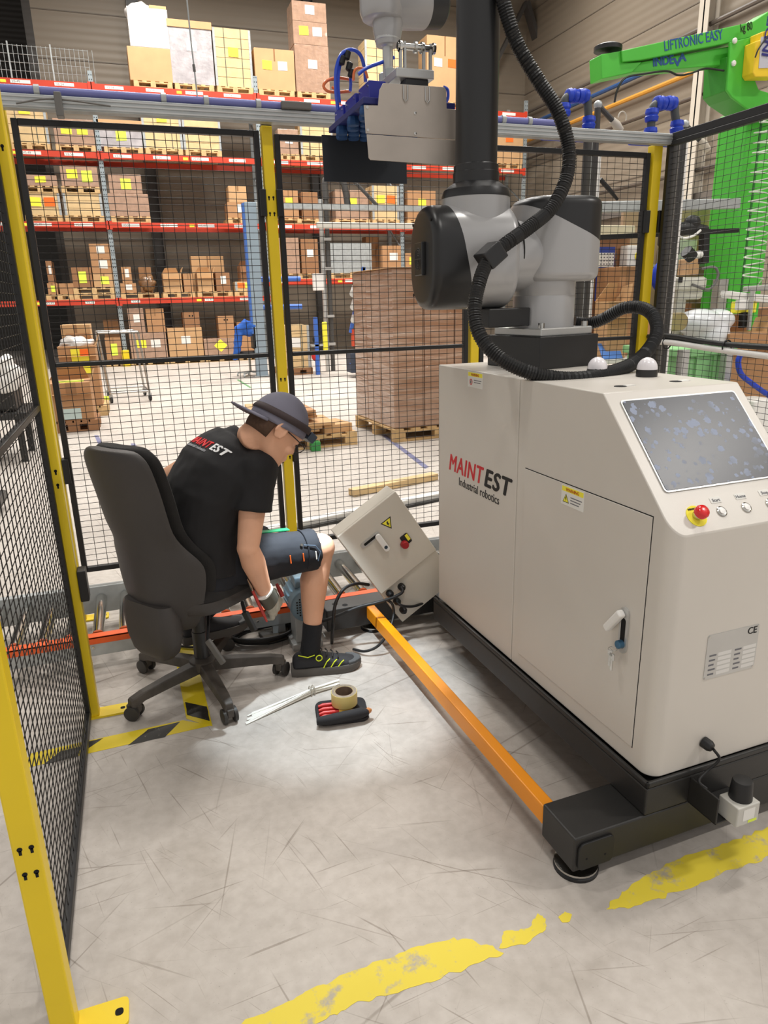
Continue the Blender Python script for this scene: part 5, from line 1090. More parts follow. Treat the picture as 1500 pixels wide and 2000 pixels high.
def carton(kind, x0, x1, z0, z1, y, d, notes, label, nm='carton', grp='goods in the rack', cm=None):
    cat = {'collar': 'crate', 'steel': 'bin', 'bag': 'bag'}.get(kind, 'box'); nm = {'collar': 'pallet_crate', 'steel': 'metal_bin', 'bag': 'plastic_bag'}.get(kind, nm)
    t = thing(nm, label, cat, ((x0 + x1) / 2, y, z0), group=grp); w = x1 - x0; h = z1 - z0; g = .012; x0 += g; x1 -= g
    m = cm or {'wrap': WRAP, 'tall': CARD2, 'bagtop': WRAPW, 'collar': WOOD2, 'steel': GALV, 'lid': WRAPG}.get(kind) or random.choice((CARD, CARD, CARD2, CARD3))
    if kind == 'collar':
        n = max(1, round(h / .2)); hh = h / n
        for k in range(n): MB().box(x0, x1, y, y + d, z0 + k * hh + .004, z0 + (k + 1) * hh - .004).build('collar_board', WOOD2, t, .004)
        for x in (x0 - .006, x1 - .05): MB().box(x, x + .056, y - .008, y + .02, z0 + .01, z1 - .01).build('corner_hinge', GALV, t)
        if h > .9:
            for f in (.28, .72): MB().box(x0 + w * f - .008, x0 + w * f + .008, y - .006, y, z0, z1).build('strap', mat('dark_strap', (84, 88, 76), .5), t)
    elif kind == 'bag':
        b = MB(); b.ell(((x0 + x1) / 2, y + .2, (z0 + z1) / 2), (w / 2, .2, h / 2)); bb, _ = remesh(b, 'bag_skin', mat('brown_film', (120, 88, 60), .2, coat=.5), t, .03, 2, .05, 5)
    elif kind == 'steel':
        MB().box(x0, x1, y, y + d, z0 + h * .42, z1).build('bin_upper', GALV, t, .01); MB().box(x0, x1, y, y + d, z0, z0 + h * .4).build('bin_lower', GALV, t, .01)
        for k in range(4): MB().box(x0 + .1 + k * w / 4, x0 + .16 + k * w / 4, y - .01, y, z0 + h * .46, z1 - .03).build('bin_rib', GALV, t)
    else:
        top = z1 - (.14 if kind == 'lid' else 0)
        MB().box(x0, x1, y, y + d, z0, top).build('carton_body', m, t, .012 if kind in ('wrap', 'tall') else .006)
        if kind == 'lid': MB().box(x0 - .02, x1 + .02, y - .02, y + d + .02, top - .02, z1).build('lid', CARD2, t, .006)
        elif kind == 'bagtop':
            b = MB(); b.ell((x0 + w * .3, y + d * .5, z1 - .02), (w * .34, d * .45, .2)); remesh(b, 'plastic_top', WRAPW, t, .04, 1, .06, 4)
            MB().box(x0 + w * .55, x1 - .01, y + .01, y + d - .01, z1, z1 + .07).build('flap', CARD2, t, .01)
        elif kind == 'open':
            MB().bar((x0, y + .01, top), (x0, y - .06, top + .0), .001, .001).box(x0, x1, y - .07, y, top - .14, top - .135, Matrix.Identity(4)).build('front_flap', CARD2, t)
            MB().prism([(0, 0), (w * .9, 0), (w * .8, .16), (.1, .16)], (x0, y + d, top), (1, 0, 0), (0, -.3, 1), (0, .008, 0)).build('rear_flap', m, t)
            MB().prism([(0, 0), (d, 0), (d, .12), (.05, .15)], (x1, y, top), (0, 1, 0), (.35, 0, 1), (.008, 0, 0)).build('side_flap', CARD2, t)
        elif kind == 'cb': MB().box((x0 + x1) / 2 - .02, (x0 + x1) / 2 + .02, y - .002, y, top - h * .3, top).build('packing_tape', TAPE, t)
        if 'hand hole' in label: MB().prism(rrect(.12, .04, .018), ((x0 + x1) / 2, y - .001, top - .1), (1, 0, 0), (0, 0, 1), (0, .002, 0)).build('hand_hole', KH, t)
    k = 0
    for c in notes:
        m = {'y': NOTE, 'w': PAPER, 'g': LIME, 'o': ORNOTE, 'Y': NOTE}[c]; nw = min(.24, w * .36); nh = min(.3 if c == 'g' else .2, h * .55); fx = (.5 if len(notes) == 1 else (.3, .68)[k % 2]); k += 1
        cx = x0 + w * fx; cz = z0 + h * (.6 if c != 'g' else .5)
        if c == 'Y': MB().prism([(-.18, 0), (0, -.17), (.18, 0), (0, .17)], (cx, y - .004, cz), (1, 0, 0), (0, 0, 1), (0, .003, 0)).build('note', m, t); continue
        MB().prism(rect(-nw / 2, nw / 2, -nh / 2, nh / 2), (cx, y - (.012 if kind == 'collar' else .006), cz), V((1, 0, random.uniform(-.06, .06))), V((0, 0, 1)), (0, .004, 0)).build('note' if c != 'w' else 'shipping_label', m, t)
    return t
for kind, x0, x1, z0, z1, y, base, notes, lb in BOXES:
    rear = y > 20.1; yy = 20.68 if rear else 20.02
    if lb.startswith(('wrapped flat carton stacked', 'wrapped crate with two')): z0 += .144
    carton(kind, x0, x1, z0, z1, yy, .38 if rear else .62, notes, lb)
# ------------------------------------------------------------------ wrapped pallet tower behind the fence
def streak():
    m = mat('streaky_stretch_film', (176, 140, 116), .2, coat=.7); nt = m.node_tree; b = nt.nodes['Principled BSDF']; N = nt.nodes.new; L = nt.links.new
    tc = N('ShaderNodeTexCoord'); mp = N('ShaderNodeMapping'); mp.inputs['Scale'].default_value = (.9, .9, 9); mp.inputs['Rotation'].default_value = (.06, .12, 0); L(tc.outputs['Object'], mp.inputs['Vector'])
    n = N('ShaderNodeTexNoise'); n.inputs['Scale'].default_value = 2.; n.inputs['Detail'].default_value = 6; n.inputs['Distortion'].default_value = .6; L(mp.outputs['Vector'], n.inputs['Vector'])
    bp = N('ShaderNodeBump'); bp.inputs['Strength'].default_value = .9; bp.inputs['Distance'].default_value = .02; L(n.outputs['Fac'], bp.inputs['Height']); L(bp.outputs['Normal'], b.inputs['Normal']); L(bp.outputs['Normal'], b.inputs['Coat Normal'])
    r = N('ShaderNodeValToRGB'); r.color_ramp.elements[0].color = (*lin((160, 122, 96)), 1); r.color_ramp.elements[1].color = (*lin((198, 170, 150)), 1); r.color_ramp.elements[0].position = .35; r.color_ramp.elements[1].position = .75
    L(n.outputs['Fac'], r.inputs['Fac']); L(r.outputs['Color'], b.inputs['Base Color']); return m
STK = streak()
TW = math.radians(4)
pallet_near(2.62, 7.22, 1.15, 1.2, TW, 'pallet under the tall stretch-wrapped carton tower')
wt = thing('wrapped_carton_tower', 'tall stretch-wrapped tower of brown cartons behind the fence', 'wrapped pallet', (2.62, 7.22, .144), TW, local=True)
for i in range(3):
    for j in range(3):
        for k in range(1):
            x0 = .02 + i * .373; y0 = .02 + j * .39; z0 = 0
            MB().box(x0, x0 + .366, y0, y0 + .383, .002, 1.694).build('carton', STK, wt, .012)
MB().box(.0, 1.14, .0, 1.2, 1.696, 1.704).build('top_sheet', CARD2, wt, .002)
# pallet with flattened cardboard
pallet_near(1.22, 7.28, 1.0, .8, math.radians(2), 'low pallet loaded with flattened cardboard behind the seated man')
fc_ = thing('cardboard_pile', 'pile of flattened cardboard on the low pallet', 'cardboard', (1.6, 7.5, .144))
for k in range(9):
    x0 = 1.1 + random.uniform(-.1, .1); w = random.uniform(.55, .8); T = Matrix.Translation((x0 + w / 2, 7.6 + random.uniform(-.1, .1), .165 + k * .034)) @ Matrix.Rotation(random.uniform(-.25, .25), 4, 'Z') @ Matrix.Rotation(random.uniform(-.02, .02), 4, 'X')
    MB().box(-w / 2, w / 2, -.3, .3, -.014, .014, T).build('cardboard_sheet', random.choice((CARD, CARD2, CARD2)), fc_, .003)
MB().box(-.17, .17, -.2, .2, 0, .09, Matrix.Translation((1.98, 7.55, .145)) @ Matrix.Rotation(.2, 4, 'Z')).build('folded_carton', CARD2, fc_, .004)
tag(MB().box(1.66, 1.76, 7.15, 7.25, 0, .1).build('green_block', mat('green_block_paint', (52, 140, 70), .5), None, .006), 'small green block at the corner of the low pallet', 'block')
a, b_ = fl(686, 962, .03), fl(850, 929, .03)
tag(MB().bar(a, b_, .09, .055).build('timber_plank', WOOD2, None, .004), 'pale timber plank lying on the floor behind the fence', 'plank')
a, b_ = fl(470, 1047, .03), fl(885, 961, .03)
rl = thing('floor_rail', 'long white floor rail running behind the fence', 'rail', a)
MB().bar(a, b_, .07, .05).build('rail_body', WHT, rl, .006); MB().bar(a + V((.02, -.05, -.02)), b_ + V((.02, -.05, -.02)), .03, .02).build('rail_edge', CHAR, rl)
# ------------------------------------------------------------------ trolley
ty = thing('tube_trolley', 'tall tubular steel trolley on casters in the aisle', 'trolley', (-.2, 13, 0))
TU = mat('satin_tube', (186, 184, 180), .3, .8)
cs = [fl(213, 778), fl(290, 774), fl(276, 762), fl(205, 764)]; cs = [V((-.44, 12.4, 0)), V((.17, 12.4, 0)), V((.1, 13.2, 0)), V((-.5, 13.2, 0))]
for p in cs:
    MB().tube([p + V((0, 0, .13)), p + V((-.07, 0, 1.12))], .018, 8).build('upright_tube', TU, ty, smooth=60)
    MB().box(p.x - .03, p.x + .03, p.y - .03, p.y + .03, .09, .13).build('caster_fork', GALV, ty); MB().lathe([(.055, -.015), (.055, .015)], p + V((0, 0, .056)), (1, .3, 0), 16).build('caster_wheel', RUB, ty, smooth=40)
for i in range(4):
    p, q = cs[i], cs[(i + 1) % 4]
    for z, dx in ((.16, 0), (1.12, -.07)): MB().tube([p + V((dx, 0, z)), q + V((dx, 0, z))], .018, 8).build('cross_tube', TU, ty, smooth=60)
for f in (.3, .6): p = cs[0].lerp(cs[1], f); q = cs[3].lerp(cs[2], f + .2); MB().tube([p + V((-.07, 0, 1.12)), q + V((-.07, 0, 1.12))], .018, 8).build('top_tube', WHT, ty, smooth=60)
tag(MB().ell(fl(201, 778, .04), (.14, .1, .04)).build('lime_bag', LIME, smooth=60), 'small lime cloth on the floor beside the trolley wheel', 'cloth')
# ------------------------------------------------------------------ cartons at the left of the aisle
G2 = 'cartons in the left aisle'
pallet_near(-1.13, 9.66, .6, .62, 0, 'brown pallet under the taped carton at the left of the aisle', CARD3)
t = carton('open', -1.1, -.56, .144, .62, 9.68, .55, '', 'taped carton with a pale blue printed panel in the left aisle', 'carton', G2, CARD)
MB().box(-.86, -.74, 9.676, 9.68, .46, .62).build('packing_tape', TAPE, t); MB().box(-1.0, -.72, 9.675, 9.68, .16, .30).build('printed_panel', mat('pale_blue_print', (196, 214, 210), .7), t)
MB().box(-.95, -.65, 9.75, 9.95, .621, .626).build('lime_sheet', LIME, t)
t = carton('open', -1.02, -.5, .144, 1.0, 11.0, .6, '', 'large open carton with a yellow and orange poster in the left aisle', 'carton', G2, CARD)
MB().box(-.84, -.6, 10.985, 10.998, .62, .96).build('yellow_sheet', NOTE, t); MB().box(-.72, -.6, 10.98, 10.984, .86, .96).build('orange_sheet', ORNOTE, t)
b = MB().ell((-.76, 11.25, 1.02), (.24, .26, .1)); remesh(b, 'crumpled_film', WRAPW, t, .03, 1, .05, 8)
pallet_near(-1.05, 10.98, .6, .7, 0, 'pallet under the large open carton in the left aisle')
carton('cb', -1.02, -.58, .02, 1.27, 12.0, .5, '', 'tall plain carton behind the large open carton', 'carton', G2, CARD2)
# dark machinery seen through the left mesh
t = thing('steel_cart', 'dark machine cart with white bundle beyond the left mesh panel', 'machine cart', (-1.5, 8.2, 0))
MB().box(-2.1, -1.1, 7.9, 8.7, .45, .52).build('cart_deck', CHAR, t, .01); MB().box(-2.0, -1.2, 8.0, 8.6, .52, 1.0).build('cart_load', PLAS, t, .03)
b = MB().ell((-1.25, 7.95, .9), (.16, .14, .2)); remesh(b, 'white_bundle', WHT, t, .03, 1, .04, 7)
for x in (-2.0, -1.2):
    for y_ in (8.0, 8.6): MB().box(x - .03, x + .03, y_ - .03, y_ + .03, 0, .45).build('cart_leg', CHAR, t)
t = thing('steel_cart', 'low dark pallet truck beyond the left mesh panel', 'pallet truck', (-1.3, 5.6, 0))
MB().box(-2.0, -1.1, 5.3, 5.6, .06, .14).build('fork', CHAR, t, .01); MB().box(-2.0, -1.1, 5.85, 6.15, .06, .14).build('fork', CHAR, t, .01); MB().box(-2.3, -2.0, 5.3, 6.15, .0, .4).build('truck_head', CHAR, t, .03)
# ------------------------------------------------------------------ workplace in the middle distance
gc = thing('gantry_frame', 'grey steel gantry column with horizontal beam in the aisle', 'gantry', (2.55, 15.35, 0))
MB().box(2.44, 2.68, 15.3, 15.45, 0, 3.47).build('column', mat('blue_grey_steel', (142, 158, 170), .45, .2, var=.06, vs=2), gc, .01)
MB().box(2.40, 2.44, 15.3, 15.45, .9, 3.45).build('blue_cover', mat('gantry_blue', (62, 104, 176), .5), gc)
MB().box(2.5, 9.6, 15.32, 15.44, 3.36, 3.47).build('beam', GALV, gc, .006); MB().box(2.38, 2.74, 15.2, 15.55, 0, .02).build('foot_plate', GALV, gc)
MB().box(3.9, 6.4, 15.2, 15.3, 2.98, 3.1).build('lamp_strip', mat('lamp_body', (196, 192, 182), .5), gc, .02)
po_ = thing('pipe_mast', 'dark vertical pipe mast with fittings left of the wrapped tower', 'mast', (4.2, 15.7, 0))
MB().box(4.08, 4.16, 15.66, 15.74, 0, 3.6).build('profile', ALU, po_); MB().cyl((4.24, 15.68, 0), (4.24, 15.68, 3.75), .05, 12).build('pipe', TRD, po_, smooth=40)
MB().tube(smooth_path([(4.24, 15.68, 3.6), (4.24, 15.68, 3.95), (4.36, 15.68, 4.0), (4.6, 15.68, 3.98), (4.68, 15.68, 3.8), (4.72, 15.68, 3.5)], 5), .07, 10).build('pipe_bend', TRD, po_, smooth=40)
MB().tube([(4.75, 15.7, 4.1), (5.4, 15.7, 3.5)], .04, 8).build('diagonal_strut', TRD, po_)
MB().box(3.85, 4.08, 15.55, 15.66, 1.75, 2.1).build('junction_box', WHT, po_, .01)
for z in (.6, 1.2, 2.2, 2.8): MB().box(4.06, 4.3, 15.6, 15.64, z - .03, z + .03).build('clamp', ALU, po_)
bs = thing('blue_rack', 'blue A-frame trolley holding grey tubes', 'rack', (4.6, 14.3, 0))
BF = mat('blue_frame', (58, 104, 190), .45)
pa, pb = at(676, 545, 14), at(655, 640, 14)
MB().bar((4.55, 14, 0), (4.5, 14, 2.15), .06, .06).bar((4.5, 14, 2.15), (4.18, 14, .9), .06, .06).build('frame_side', BF, bs)
MB().bar((4.15, 14.0, .3), (4.55, 14, .2), .05, .05).build('frame_foot', BF, bs)
for k, z in enumerate((1.75, 1.5, 1.25)): MB().cyl((4.2, 13.8, z - .1), (4.52, 14.6, z + .1), .07, 10).build('tube', ALU, bs, smooth=40)
for x, c in ((4.2, (196, 70, 40)), (4.3, (206, 80, 44)), (4.42, (190, 130, 90))): MB().box(x, x + .09, 13.95, 14.05, .62, .98).build('tool_grip', mat('grip_%d' % c[0], c, .5), bs, .02)
MB().box(4.15, 4.5, 13.95, 14.3, .1, .5).build('dark_bin', mat('bin_navy', (48, 56, 72), .5), bs, .02)
for z, lb in ((2.02, 'upper blue round bar beside the yellow post'), (1.42, 'lower blue round bar beside the yellow post')):
    tag(MB().cyl((2.68, 15.38, z * .94 + .09), (3.52, 15.38, z * .94 + .09), .055, 12).build('blue_bar', BF, smooth=40), lb, 'bar', 'blue bars')
t = carton('collar', 2.95, 3.62, .144, 1.05, 15.2, .7, 'w', 'stacked wooden collar crate standing beside the gantry column', 'crate', 'goods in the aisle')
pallet_near(2.95, 15.2, .7, .75, 0, 'pallet under the wooden collar crate in the aisle', CARD3)
tl_ = thing('tool_stand', 'cluttered tool stand with yellow gauge beside the mast', 'tool stand', (3.9, 15.1, 0))
MB().box(3.68, 3.76, 15.0, 15.08, .0, 1.2).build('stand_post', BF, tl_); MB().box(3.6, 3.95, 15.0, 15.2, .6, .64).build('stand_shelf', GALV, tl_); MB().box(3.86, 3.96, 14.98, 15.06, .5, 1.1).build('yellow_gauge', NOTE, tl_, .02); MB().ell((3.75, 15.1, .74), (.1, .1, .1)).build('cable_reel', RUB, tl_); MB().ell((3.7, 15.1, .4), (.09, .09, .12)).build('red_canister', RED, tl_)
jc = thing('workshop_chair', 'black swivel chair by the gantry column', 'chair', (2.35, 15.6, 0))
MB().loft([[V((2.35 + x, 15.6 + y, z)) for x, y in rrect(.44, .44, .1)] for z in (.46, .53)]).build('seat', RUB, jc, .02); MB().loft([[V((2.46 + x, 15.5 + y, z)) for x, y in rrect(.08, .4, .03)] for z in (.58, .66, .95, 1.05)]).build('backrest', RUB, jc, .02)
MB().cyl((2.35, 15.6, .08), (2.35, 15.6, .46), .03, 10).build('column', STEEL, jc)
for k in range(5): a = k * 2 * PI / 5 + .3; MB().bar((2.35, 15.6, .1), (2.35 + .28 * math.cos(a), 15.6 + .28 * math.sin(a), .07), .04, .03).lathe([(.03, -.015), (.03, .015)], (2.35 + .28 * math.cos(a), 15.6 + .28 * math.sin(a), .03), (1, 0, 0), 10).build('base_leg', GALV, jc)
jk = thing('jacket', 'blue jacket hung over the black swivel chair', 'jacket', (2.2, 15.4, .4)); b = MB(); b.tube([(2.5, 15.4, 1.05), (2.3, 15.4, 1.12), (2.16, 15.4, 1.0), (2.1, 15.4, .7), (2.02, 15.4, .36)], [.1, .13, .14, .12, .08], 12, flat=.7); b.ell((2.36, 15.4, 1.0), (.2, .1, .16)); remesh(b, 'cloth', mat('jacket_blue', (38, 92, 180), .8), jk, .02, 2, .02, 8)
# ------------------------------------------------------------------ compressed-air drops at the right corner
def drop(px, Y, label):
    t = thing('air_drop', label, 'pipe', at(*px[3], Y), group='air drops'); P = [at(a, b, Y) for a, b in px]
    MB().tube(smooth_path([P[0], P[1], P[1] + V((.02, 0, .05)), P[2] + V((-.02, 0, .05)), P[2], P[3]], 6), .024, 12).build('hose_bend', mat('grey_hose', (74, 78, 80), .5), t, smooth=60)
    MB().cyl(P[3], V((P[3].x, Y, 0)), .026, 12).build('drop_pipe', TRD, t, smooth=40)
    for q, ax in ((P[0], (0, 0, 1)), (P[0] + V((0, 0, .10)), (0, 0, 1)), (P[3], (0, 0, 1)), (P[1].lerp(P[2], .3) + V((0, 0, .055)), (1, 0, 0)), (P[1].lerp(P[2], .75) + V((0, 0, .055)), (1, 0, 0))):
        MB().lathe([(.026, -.036), (.036, -.032), (.040, -.01), (.033, 0), (.040, .01), (.036, .032), (.026, .036)], q, ax, 14).build('blue_coupling', BLUE, t, smooth=40)
    MB().cyl(P[0] + V((-.14, 0, -.04)), P[0] + V((.14, 0, -.04)), .026, 12).build('manifold', BLUE, t, smooth=40)
drop([(1100, 252), (1102, 208), (1148, 208), (1150, 240)], 4.0, 'left blue-jointed air drop above the robot shoulder')
drop([(1270, 262), (1274, 222), (1318, 222), (1322, 248)], 3.85, 'right blue-jointed air drop beside the corner post')
def valve(px, py, Y, label):
    t = thing('ball_valve', label, 'valve', at(px, py, Y)); a, b, c = at(px, py, Y), at(px + 28, py + 30, Y), at(px + 45, py + 50, Y); IV = mat('ivory_plastic', (206, 198, 182), .5)
    MB().tube([a, b], .016, 10).build('hose', TRD, t); MB().tube([b, b.lerp(c, .5), c], [.02, .028, .02], 10).build('valve_body', IV, t, smooth=50)
    MB().tube([V((a.x, a.y, 0)), a], .02, 10).build('riser', TRD, t, smooth=40); MB().ell(a, (.026,) * 3).build('elbow', GALV, t, smooth=60)
    q = b.lerp(c, .6); MB().tube([q + V((.03 + .03 * math.cos(x), 0, .05 + .035 * math.sin(x))) for x in [PI * i / 8 for i in range(-1, 9)]], .004, 6).build('loop_handle', IV, t)
valve(1168, 205, 4.1, 'ivory ball valve beside the left air drop'); valve(1338, 243, 4.0, 'ivory ball valve on the right fence top')
for (x0, y0, x1, y1, Y, w, m, nm, lb) in ((1338, 250, 1326, 450, 4.25, .045, WHT, 'white_post', 'slim white post right of the corner fence post'), (1322, 260, 1306, 470, 4.35, .05, TRD, 'dark_post', 'dark post behind the slim white post'), (1160, 260, 1158, 470, 4.5, .04, GALV, 'steel_post', 'galvanised post behind the robot shoulder'), (1171, 300, 1170, 430, 4.6, .02, WHT, 'white_conduit', 'thin white conduit beside the galvanised post')):
    p, q = at(x0, y0, Y), at(x1, y1, Y); q.z = 0; q.x = p.x
    tag(MB().bar(p, q, w, w).build(nm, m, None, .004), lb, 'post')
tag(MB().tube([at(1172, 350, 4.6), at(1190, 370, 4.6), at(1206, 390, 4.6)], [.016, .016, .01], 10).build('gas_spring', RUB, smooth=50), 'black gas spring strut hanging behind the mesh', 'strut')
tag(MB().bar(at(1130, 406, 5.2), at(1440, 398, 5.2), .08, .08).build('cross_beam', GALV, None, .006), 'grey horizontal beam over the workbench at right', 'beam')
tag(MB().bar(at(1150, 465, 5.4), at(1440, 450, 5.4), .05, .04).build('bench_rail', RUB, None, .004), 'black rail above the workbench pinboard', 'rail')
# workbench zone
wbz = thing('workbench', 'white workbench behind the right fence', 'workbench', (3.9, 5.6, 0))
MB().box(3.5, 4.6, 5.35, 6.0, .93, .97).build('bench_top', WHT, wbz, .005)
for x in (3.55, 4.5):
    for y_ in (5.4, 5.92): MB().box(x, x + .05, y_, y_ + .05, 0, .93).build('bench_leg', ALU, wbz)
MB().box(3.5, 4.6, 5.97, 6.0, .97, 2.1).build('bench_backboard', mat('brown_board', (160, 116, 84), .7), wbz)
MB().box(3.5, 4.6, 5.9, 5.97, 2.05, 2.14).build('bench_lamp_bar', mat('cream_bar', (226, 216, 186), .5), wbz, .01)
MB().box(3.5, 4.6, 5.4, 5.9, .5, .53).build('bench_shelf', CHAR, wbz)
cl_ = thing('wall_calendar', 'white three-month calendar with blue header on the backboard', 'calendar', at(1183, 590, 5.9))
c0, c1 = at(1162, 588, 5.94), at(1202, 482, 5.94)
MB().box(c0.x, c1.x, 5.94, 5.95, c0.z, c1.z).build('backing', mat('calendar_blue', (48, 66, 150), .6), cl_)
hh = (c1.z - c0.z)
for k in range(3):
    z0 = c0.z + hh * (.07 + .28 * k); s = MB().box(c0.x + .01, c1.x - .01, 5.935, 5.94, z0, z0 + hh * .26).build('month_sheet', PAPER, cl_)
    for r in range(4):
        for c in range(6): MB().box(c0.x + .03 + c * .033, c0.x + .045 + c * .033, 5.934, 5.935, z0 + .02 + r * .03, z0 + .032 + r * .03).build('day_mark', MATS['grey_ink'], s)
c0, c1 = at(1216, 522, 5.9), at(1252, 480, 5.9)
eb = thing('electrical_box', 'white electrical box with a red and yellow switch', 'switch box', c0); MB().box(c0.x, c1.x, 5.84, 5.96, c0.z, c1.z).build('enclosure', WHT, eb, .01)
q = V((c1.x - .07, 5.84, (c0.z + c1.z) / 2)); MB().lathe([(.04, 0), (.04, .008)], q, (0, -1, 0), 16).build('switch_ring', NOTE, eb); MB().lathe([(.025, .008), (.025, .03)], q, (0, -1, 0), 14).build('switch_knob', RED, eb)
def rbox(kind, r, Y, d, zb, label, m=None, notes=''):
    p, q = at(r[0], r[3], Y), at(r[2], r[1], Y); return carton(kind, p.x, q.x, zb if zb is not None else p.z, q.z, Y, d, notes, label, 'carton', 'boxes around the workbench', m)
rbox('cb', (1205, 520, 1246, 590), 5.6, .35, .97, 'tall brown carton on the workbench behind the corner post', CARD)
rbox('open', (1184, 588, 1232, 640), 5.42, .2, .97, 'open carton on the workbench above the blue clipboard', CARD2)
rbox('cb', (1290, 500, 1330, 620), 6.2, .4, 0, 'large brown carton behind the white robot head', CARD)
rbox('cb', (1340, 590, 1420, 680), 5.95, .15, 0, 'brown carton behind the white machine pedestal', CARD)
bk_ = thing('clipboard', 'blue clipboard leaning on the workbench', 'clipboard', at(1200, 690, 5.38)); c0 = at(1178, 684, 5.36); c1 = at(1215, 647, 5.5)
MB().prism([(0, 0), (.21, 0), (.25, .19), (.04, .19)], (c0.x, 5.36, .972), (1, 0, 0), (0, .75, .66), (0, -.006, .006)).build('board', mat('clip_blue', (74, 120, 190), .5), bk_)
MB().prism([(.1, .18), (.18, .18), (.185, .2), (.105, .2)], (c0.x, 5.352, .98), (1, 0, 0), (0, .75, .66), (0, -.008, .008)).build('clip', STEEL, bk_)
# white screw-feeding robot and machine
wm = thing('assembly_machine', 'white bench-top assembly robot on an aluminium column', 'machine', (4.95, 5.5, 0)); IV = mat('machine_ivory', (214, 212, 200), .45)
def wbx(nm, r, Y, d, m, par, bev=.01):
    p, q = at(r[0], r[3], Y), at(r[2], r[1], Y); return MB().box(p.x, q.x, Y, Y + d, p.z, q.z).build(nm, m, par, bev)
wbx('head', (1322, 540, 1384, 566), 5.3, .3, IV, wm, .03); wbx('head_side', (1324, 562, 1376, 586), 5.35, .25, IV, wm, .03)
p = at(1392, 760, 5.5); MB().box(p.x - .05, p.x + .05, 5.5, 5.6, 0, at(1392, 545, 5.5).z).build('column', ALU, wm, .006)
p = at(1330, 600, 5.4); MB().box(p.x - .05, p.x + .06, 5.4, 5.5, .6, at(1330, 575, 5.4).z).build('column', IV, wm, .02)
b = MB(); b.ell(at(1365, 630, 5.2), (.22, .18, .12)); b.ell(at(1400, 625, 5.2), (.16, .15, .1)); b.ell(at(1380, 655, 5.2), (.2, .2, .16)); b.tube([at(1380, 660, 5.25), at(1380, 720, 5.25)], [.12, .14], 16); remesh(b, 'robot_base_casting', mat('glossy_white', (224, 226, 230), .25, coat=.4), wm, .02, 3)
MB().tube(smooth_path([at(1352, 556, 5.28), at(1385, 565, 5.26), at(1402, 540, 5.26), at(1395, 522, 5.28), at(1370, 525, 5.3)]), .012, 8).build('loop_cable', GPLA, wm, smooth=60)
wbx('face_window', (1326, 541, 1334, 552), 5.29, .01, RUB, wm, .0); wbx('paper_roll_box', (1345, 505, 1368, 538), 5.35, .15, CARD2, wm)
rc = thing('clamp_robot', 'black jointed screwdriver arm above the assembly machine', 'arm', at(1320, 470, 5.0)); Yc = 5.0
MB().tube([at(1300, 440, Yc), at(1306, 470, Yc), at(1315, 500, Yc)], [.05, .09, .05], 14).build('motor_head', RUB, rc, smooth=50); MB().tube([at(1310, 448, Yc), at(1345, 446, Yc), at(1378, 450, Yc)], [.045, .055, .04], 12).build('arm_link', RUB, rc, smooth=50); MB().ell(at(1352, 435, Yc), (.07, .06, .06)).build('joint_cap', RUB, rc, smooth=60)
MB().bar(at(1376, 448, Yc), at(1374, 515, Yc), .06, .06).build('vertical_arm', RUB, rc); MB().bar(at(1312, 485, Yc), at(1312, 525, Yc), .07, .07).build('lower_arm', GPLA, rc)
MB().tube([at(1340, 490, Yc), at(1352, 503, Yc)], [.05, .05], 12).build('spindle', RUB, rc); MB().tube([at(1356, 498, Yc), at(1378, 496, Yc)], .03, 12).build('white_roll', WHT, rc, smooth=50)
MB().tube(smooth_path([at(1315, 455, Yc - .05), at(1335, 465, Yc - .08), at(1355, 460, Yc - .08), at(1368, 450, Yc - .05)]), .01, 8).build('white_cable', WHT, rc, smooth=60)
pbd = thing('pinboard', 'pale pinboard on legs behind the black screwdriver arm', 'pinboard', (5.3, 6.15, 0)); MB().box(4.62, 6.1, 6.12, 6.16, 1.35, 2.35).build('board', mat('pin_beige', (176, 150, 122), .8), pbd, .004); MB().box(4.66, 4.72, 6.12, 6.17, 0, 1.35).build('board_leg', ALU, pbd); MB().box(6.0, 6.06, 6.12, 6.17, 0, 1.35).build('board_leg', ALU, pbd); MB().box(4.62, 6.1, 5.96, 6.12, at(1378, 515, 6.05).z - .03, at(1378, 515, 6.05).z - .005).build('ledge', ALU, pbd)
for r, Y, m, lb in (((1283, 488, 1308, 525), 6.1, PAPER, 'white instruction sheet left of the black arm'), ((1322, 468, 1362, 525), 6.1, PAPER, 'large white sheet behind the black arm'), ((1392, 460, 1432, 515), 6.1, mat('lilac_sheet', (206, 196, 200), .8), 'lilac sheet beside the green column')):
    p, q = at(r[0], r[3], Y), at(r[2], r[1], Y); tag(MB().box(p.x, q.x, Y, Y + .01, p.z, q.z).build('paper_sheet', m), lb, 'sheet')
p, q = at(1378, 515, 6.05), at(1392, 462, 6.05); tag(MB().tube([p, p.lerp(q, .5), q], [.07, .09, .08], 12).build('yellow_drum', NOTE, smooth=50), 'yellow cylinder beside the lilac sheet', 'cylinder')
tag(MB().ell(at(1292, 540, 5.5), (.09, .09, .14)).build('blue_container', BLUE, smooth=60), 'blue container partly hidden by the corner post', 'container')
sb = thing('stool', 'beige swivel stool behind the corner post', 'stool', (4.4, 5.0, 0)); BG = mat('stool_beige', (152, 134, 92), .6)
p, q = at(1292, 648, 4.9), at(1348, 610, 4.9); MB().loft([[V(((p.x + q.x) / 2 + x * k, 4.9 + d_, (p.z + q.z) / 2 + y_ * k)) for x, y_ in rrect(q.x - p.x, q.z - p.z, .07, 6)] for d_, k in ((0, .9), (.02, 1), (.05, 1), (.07, .9))]).build('backrest', BG, sb, smooth=60)
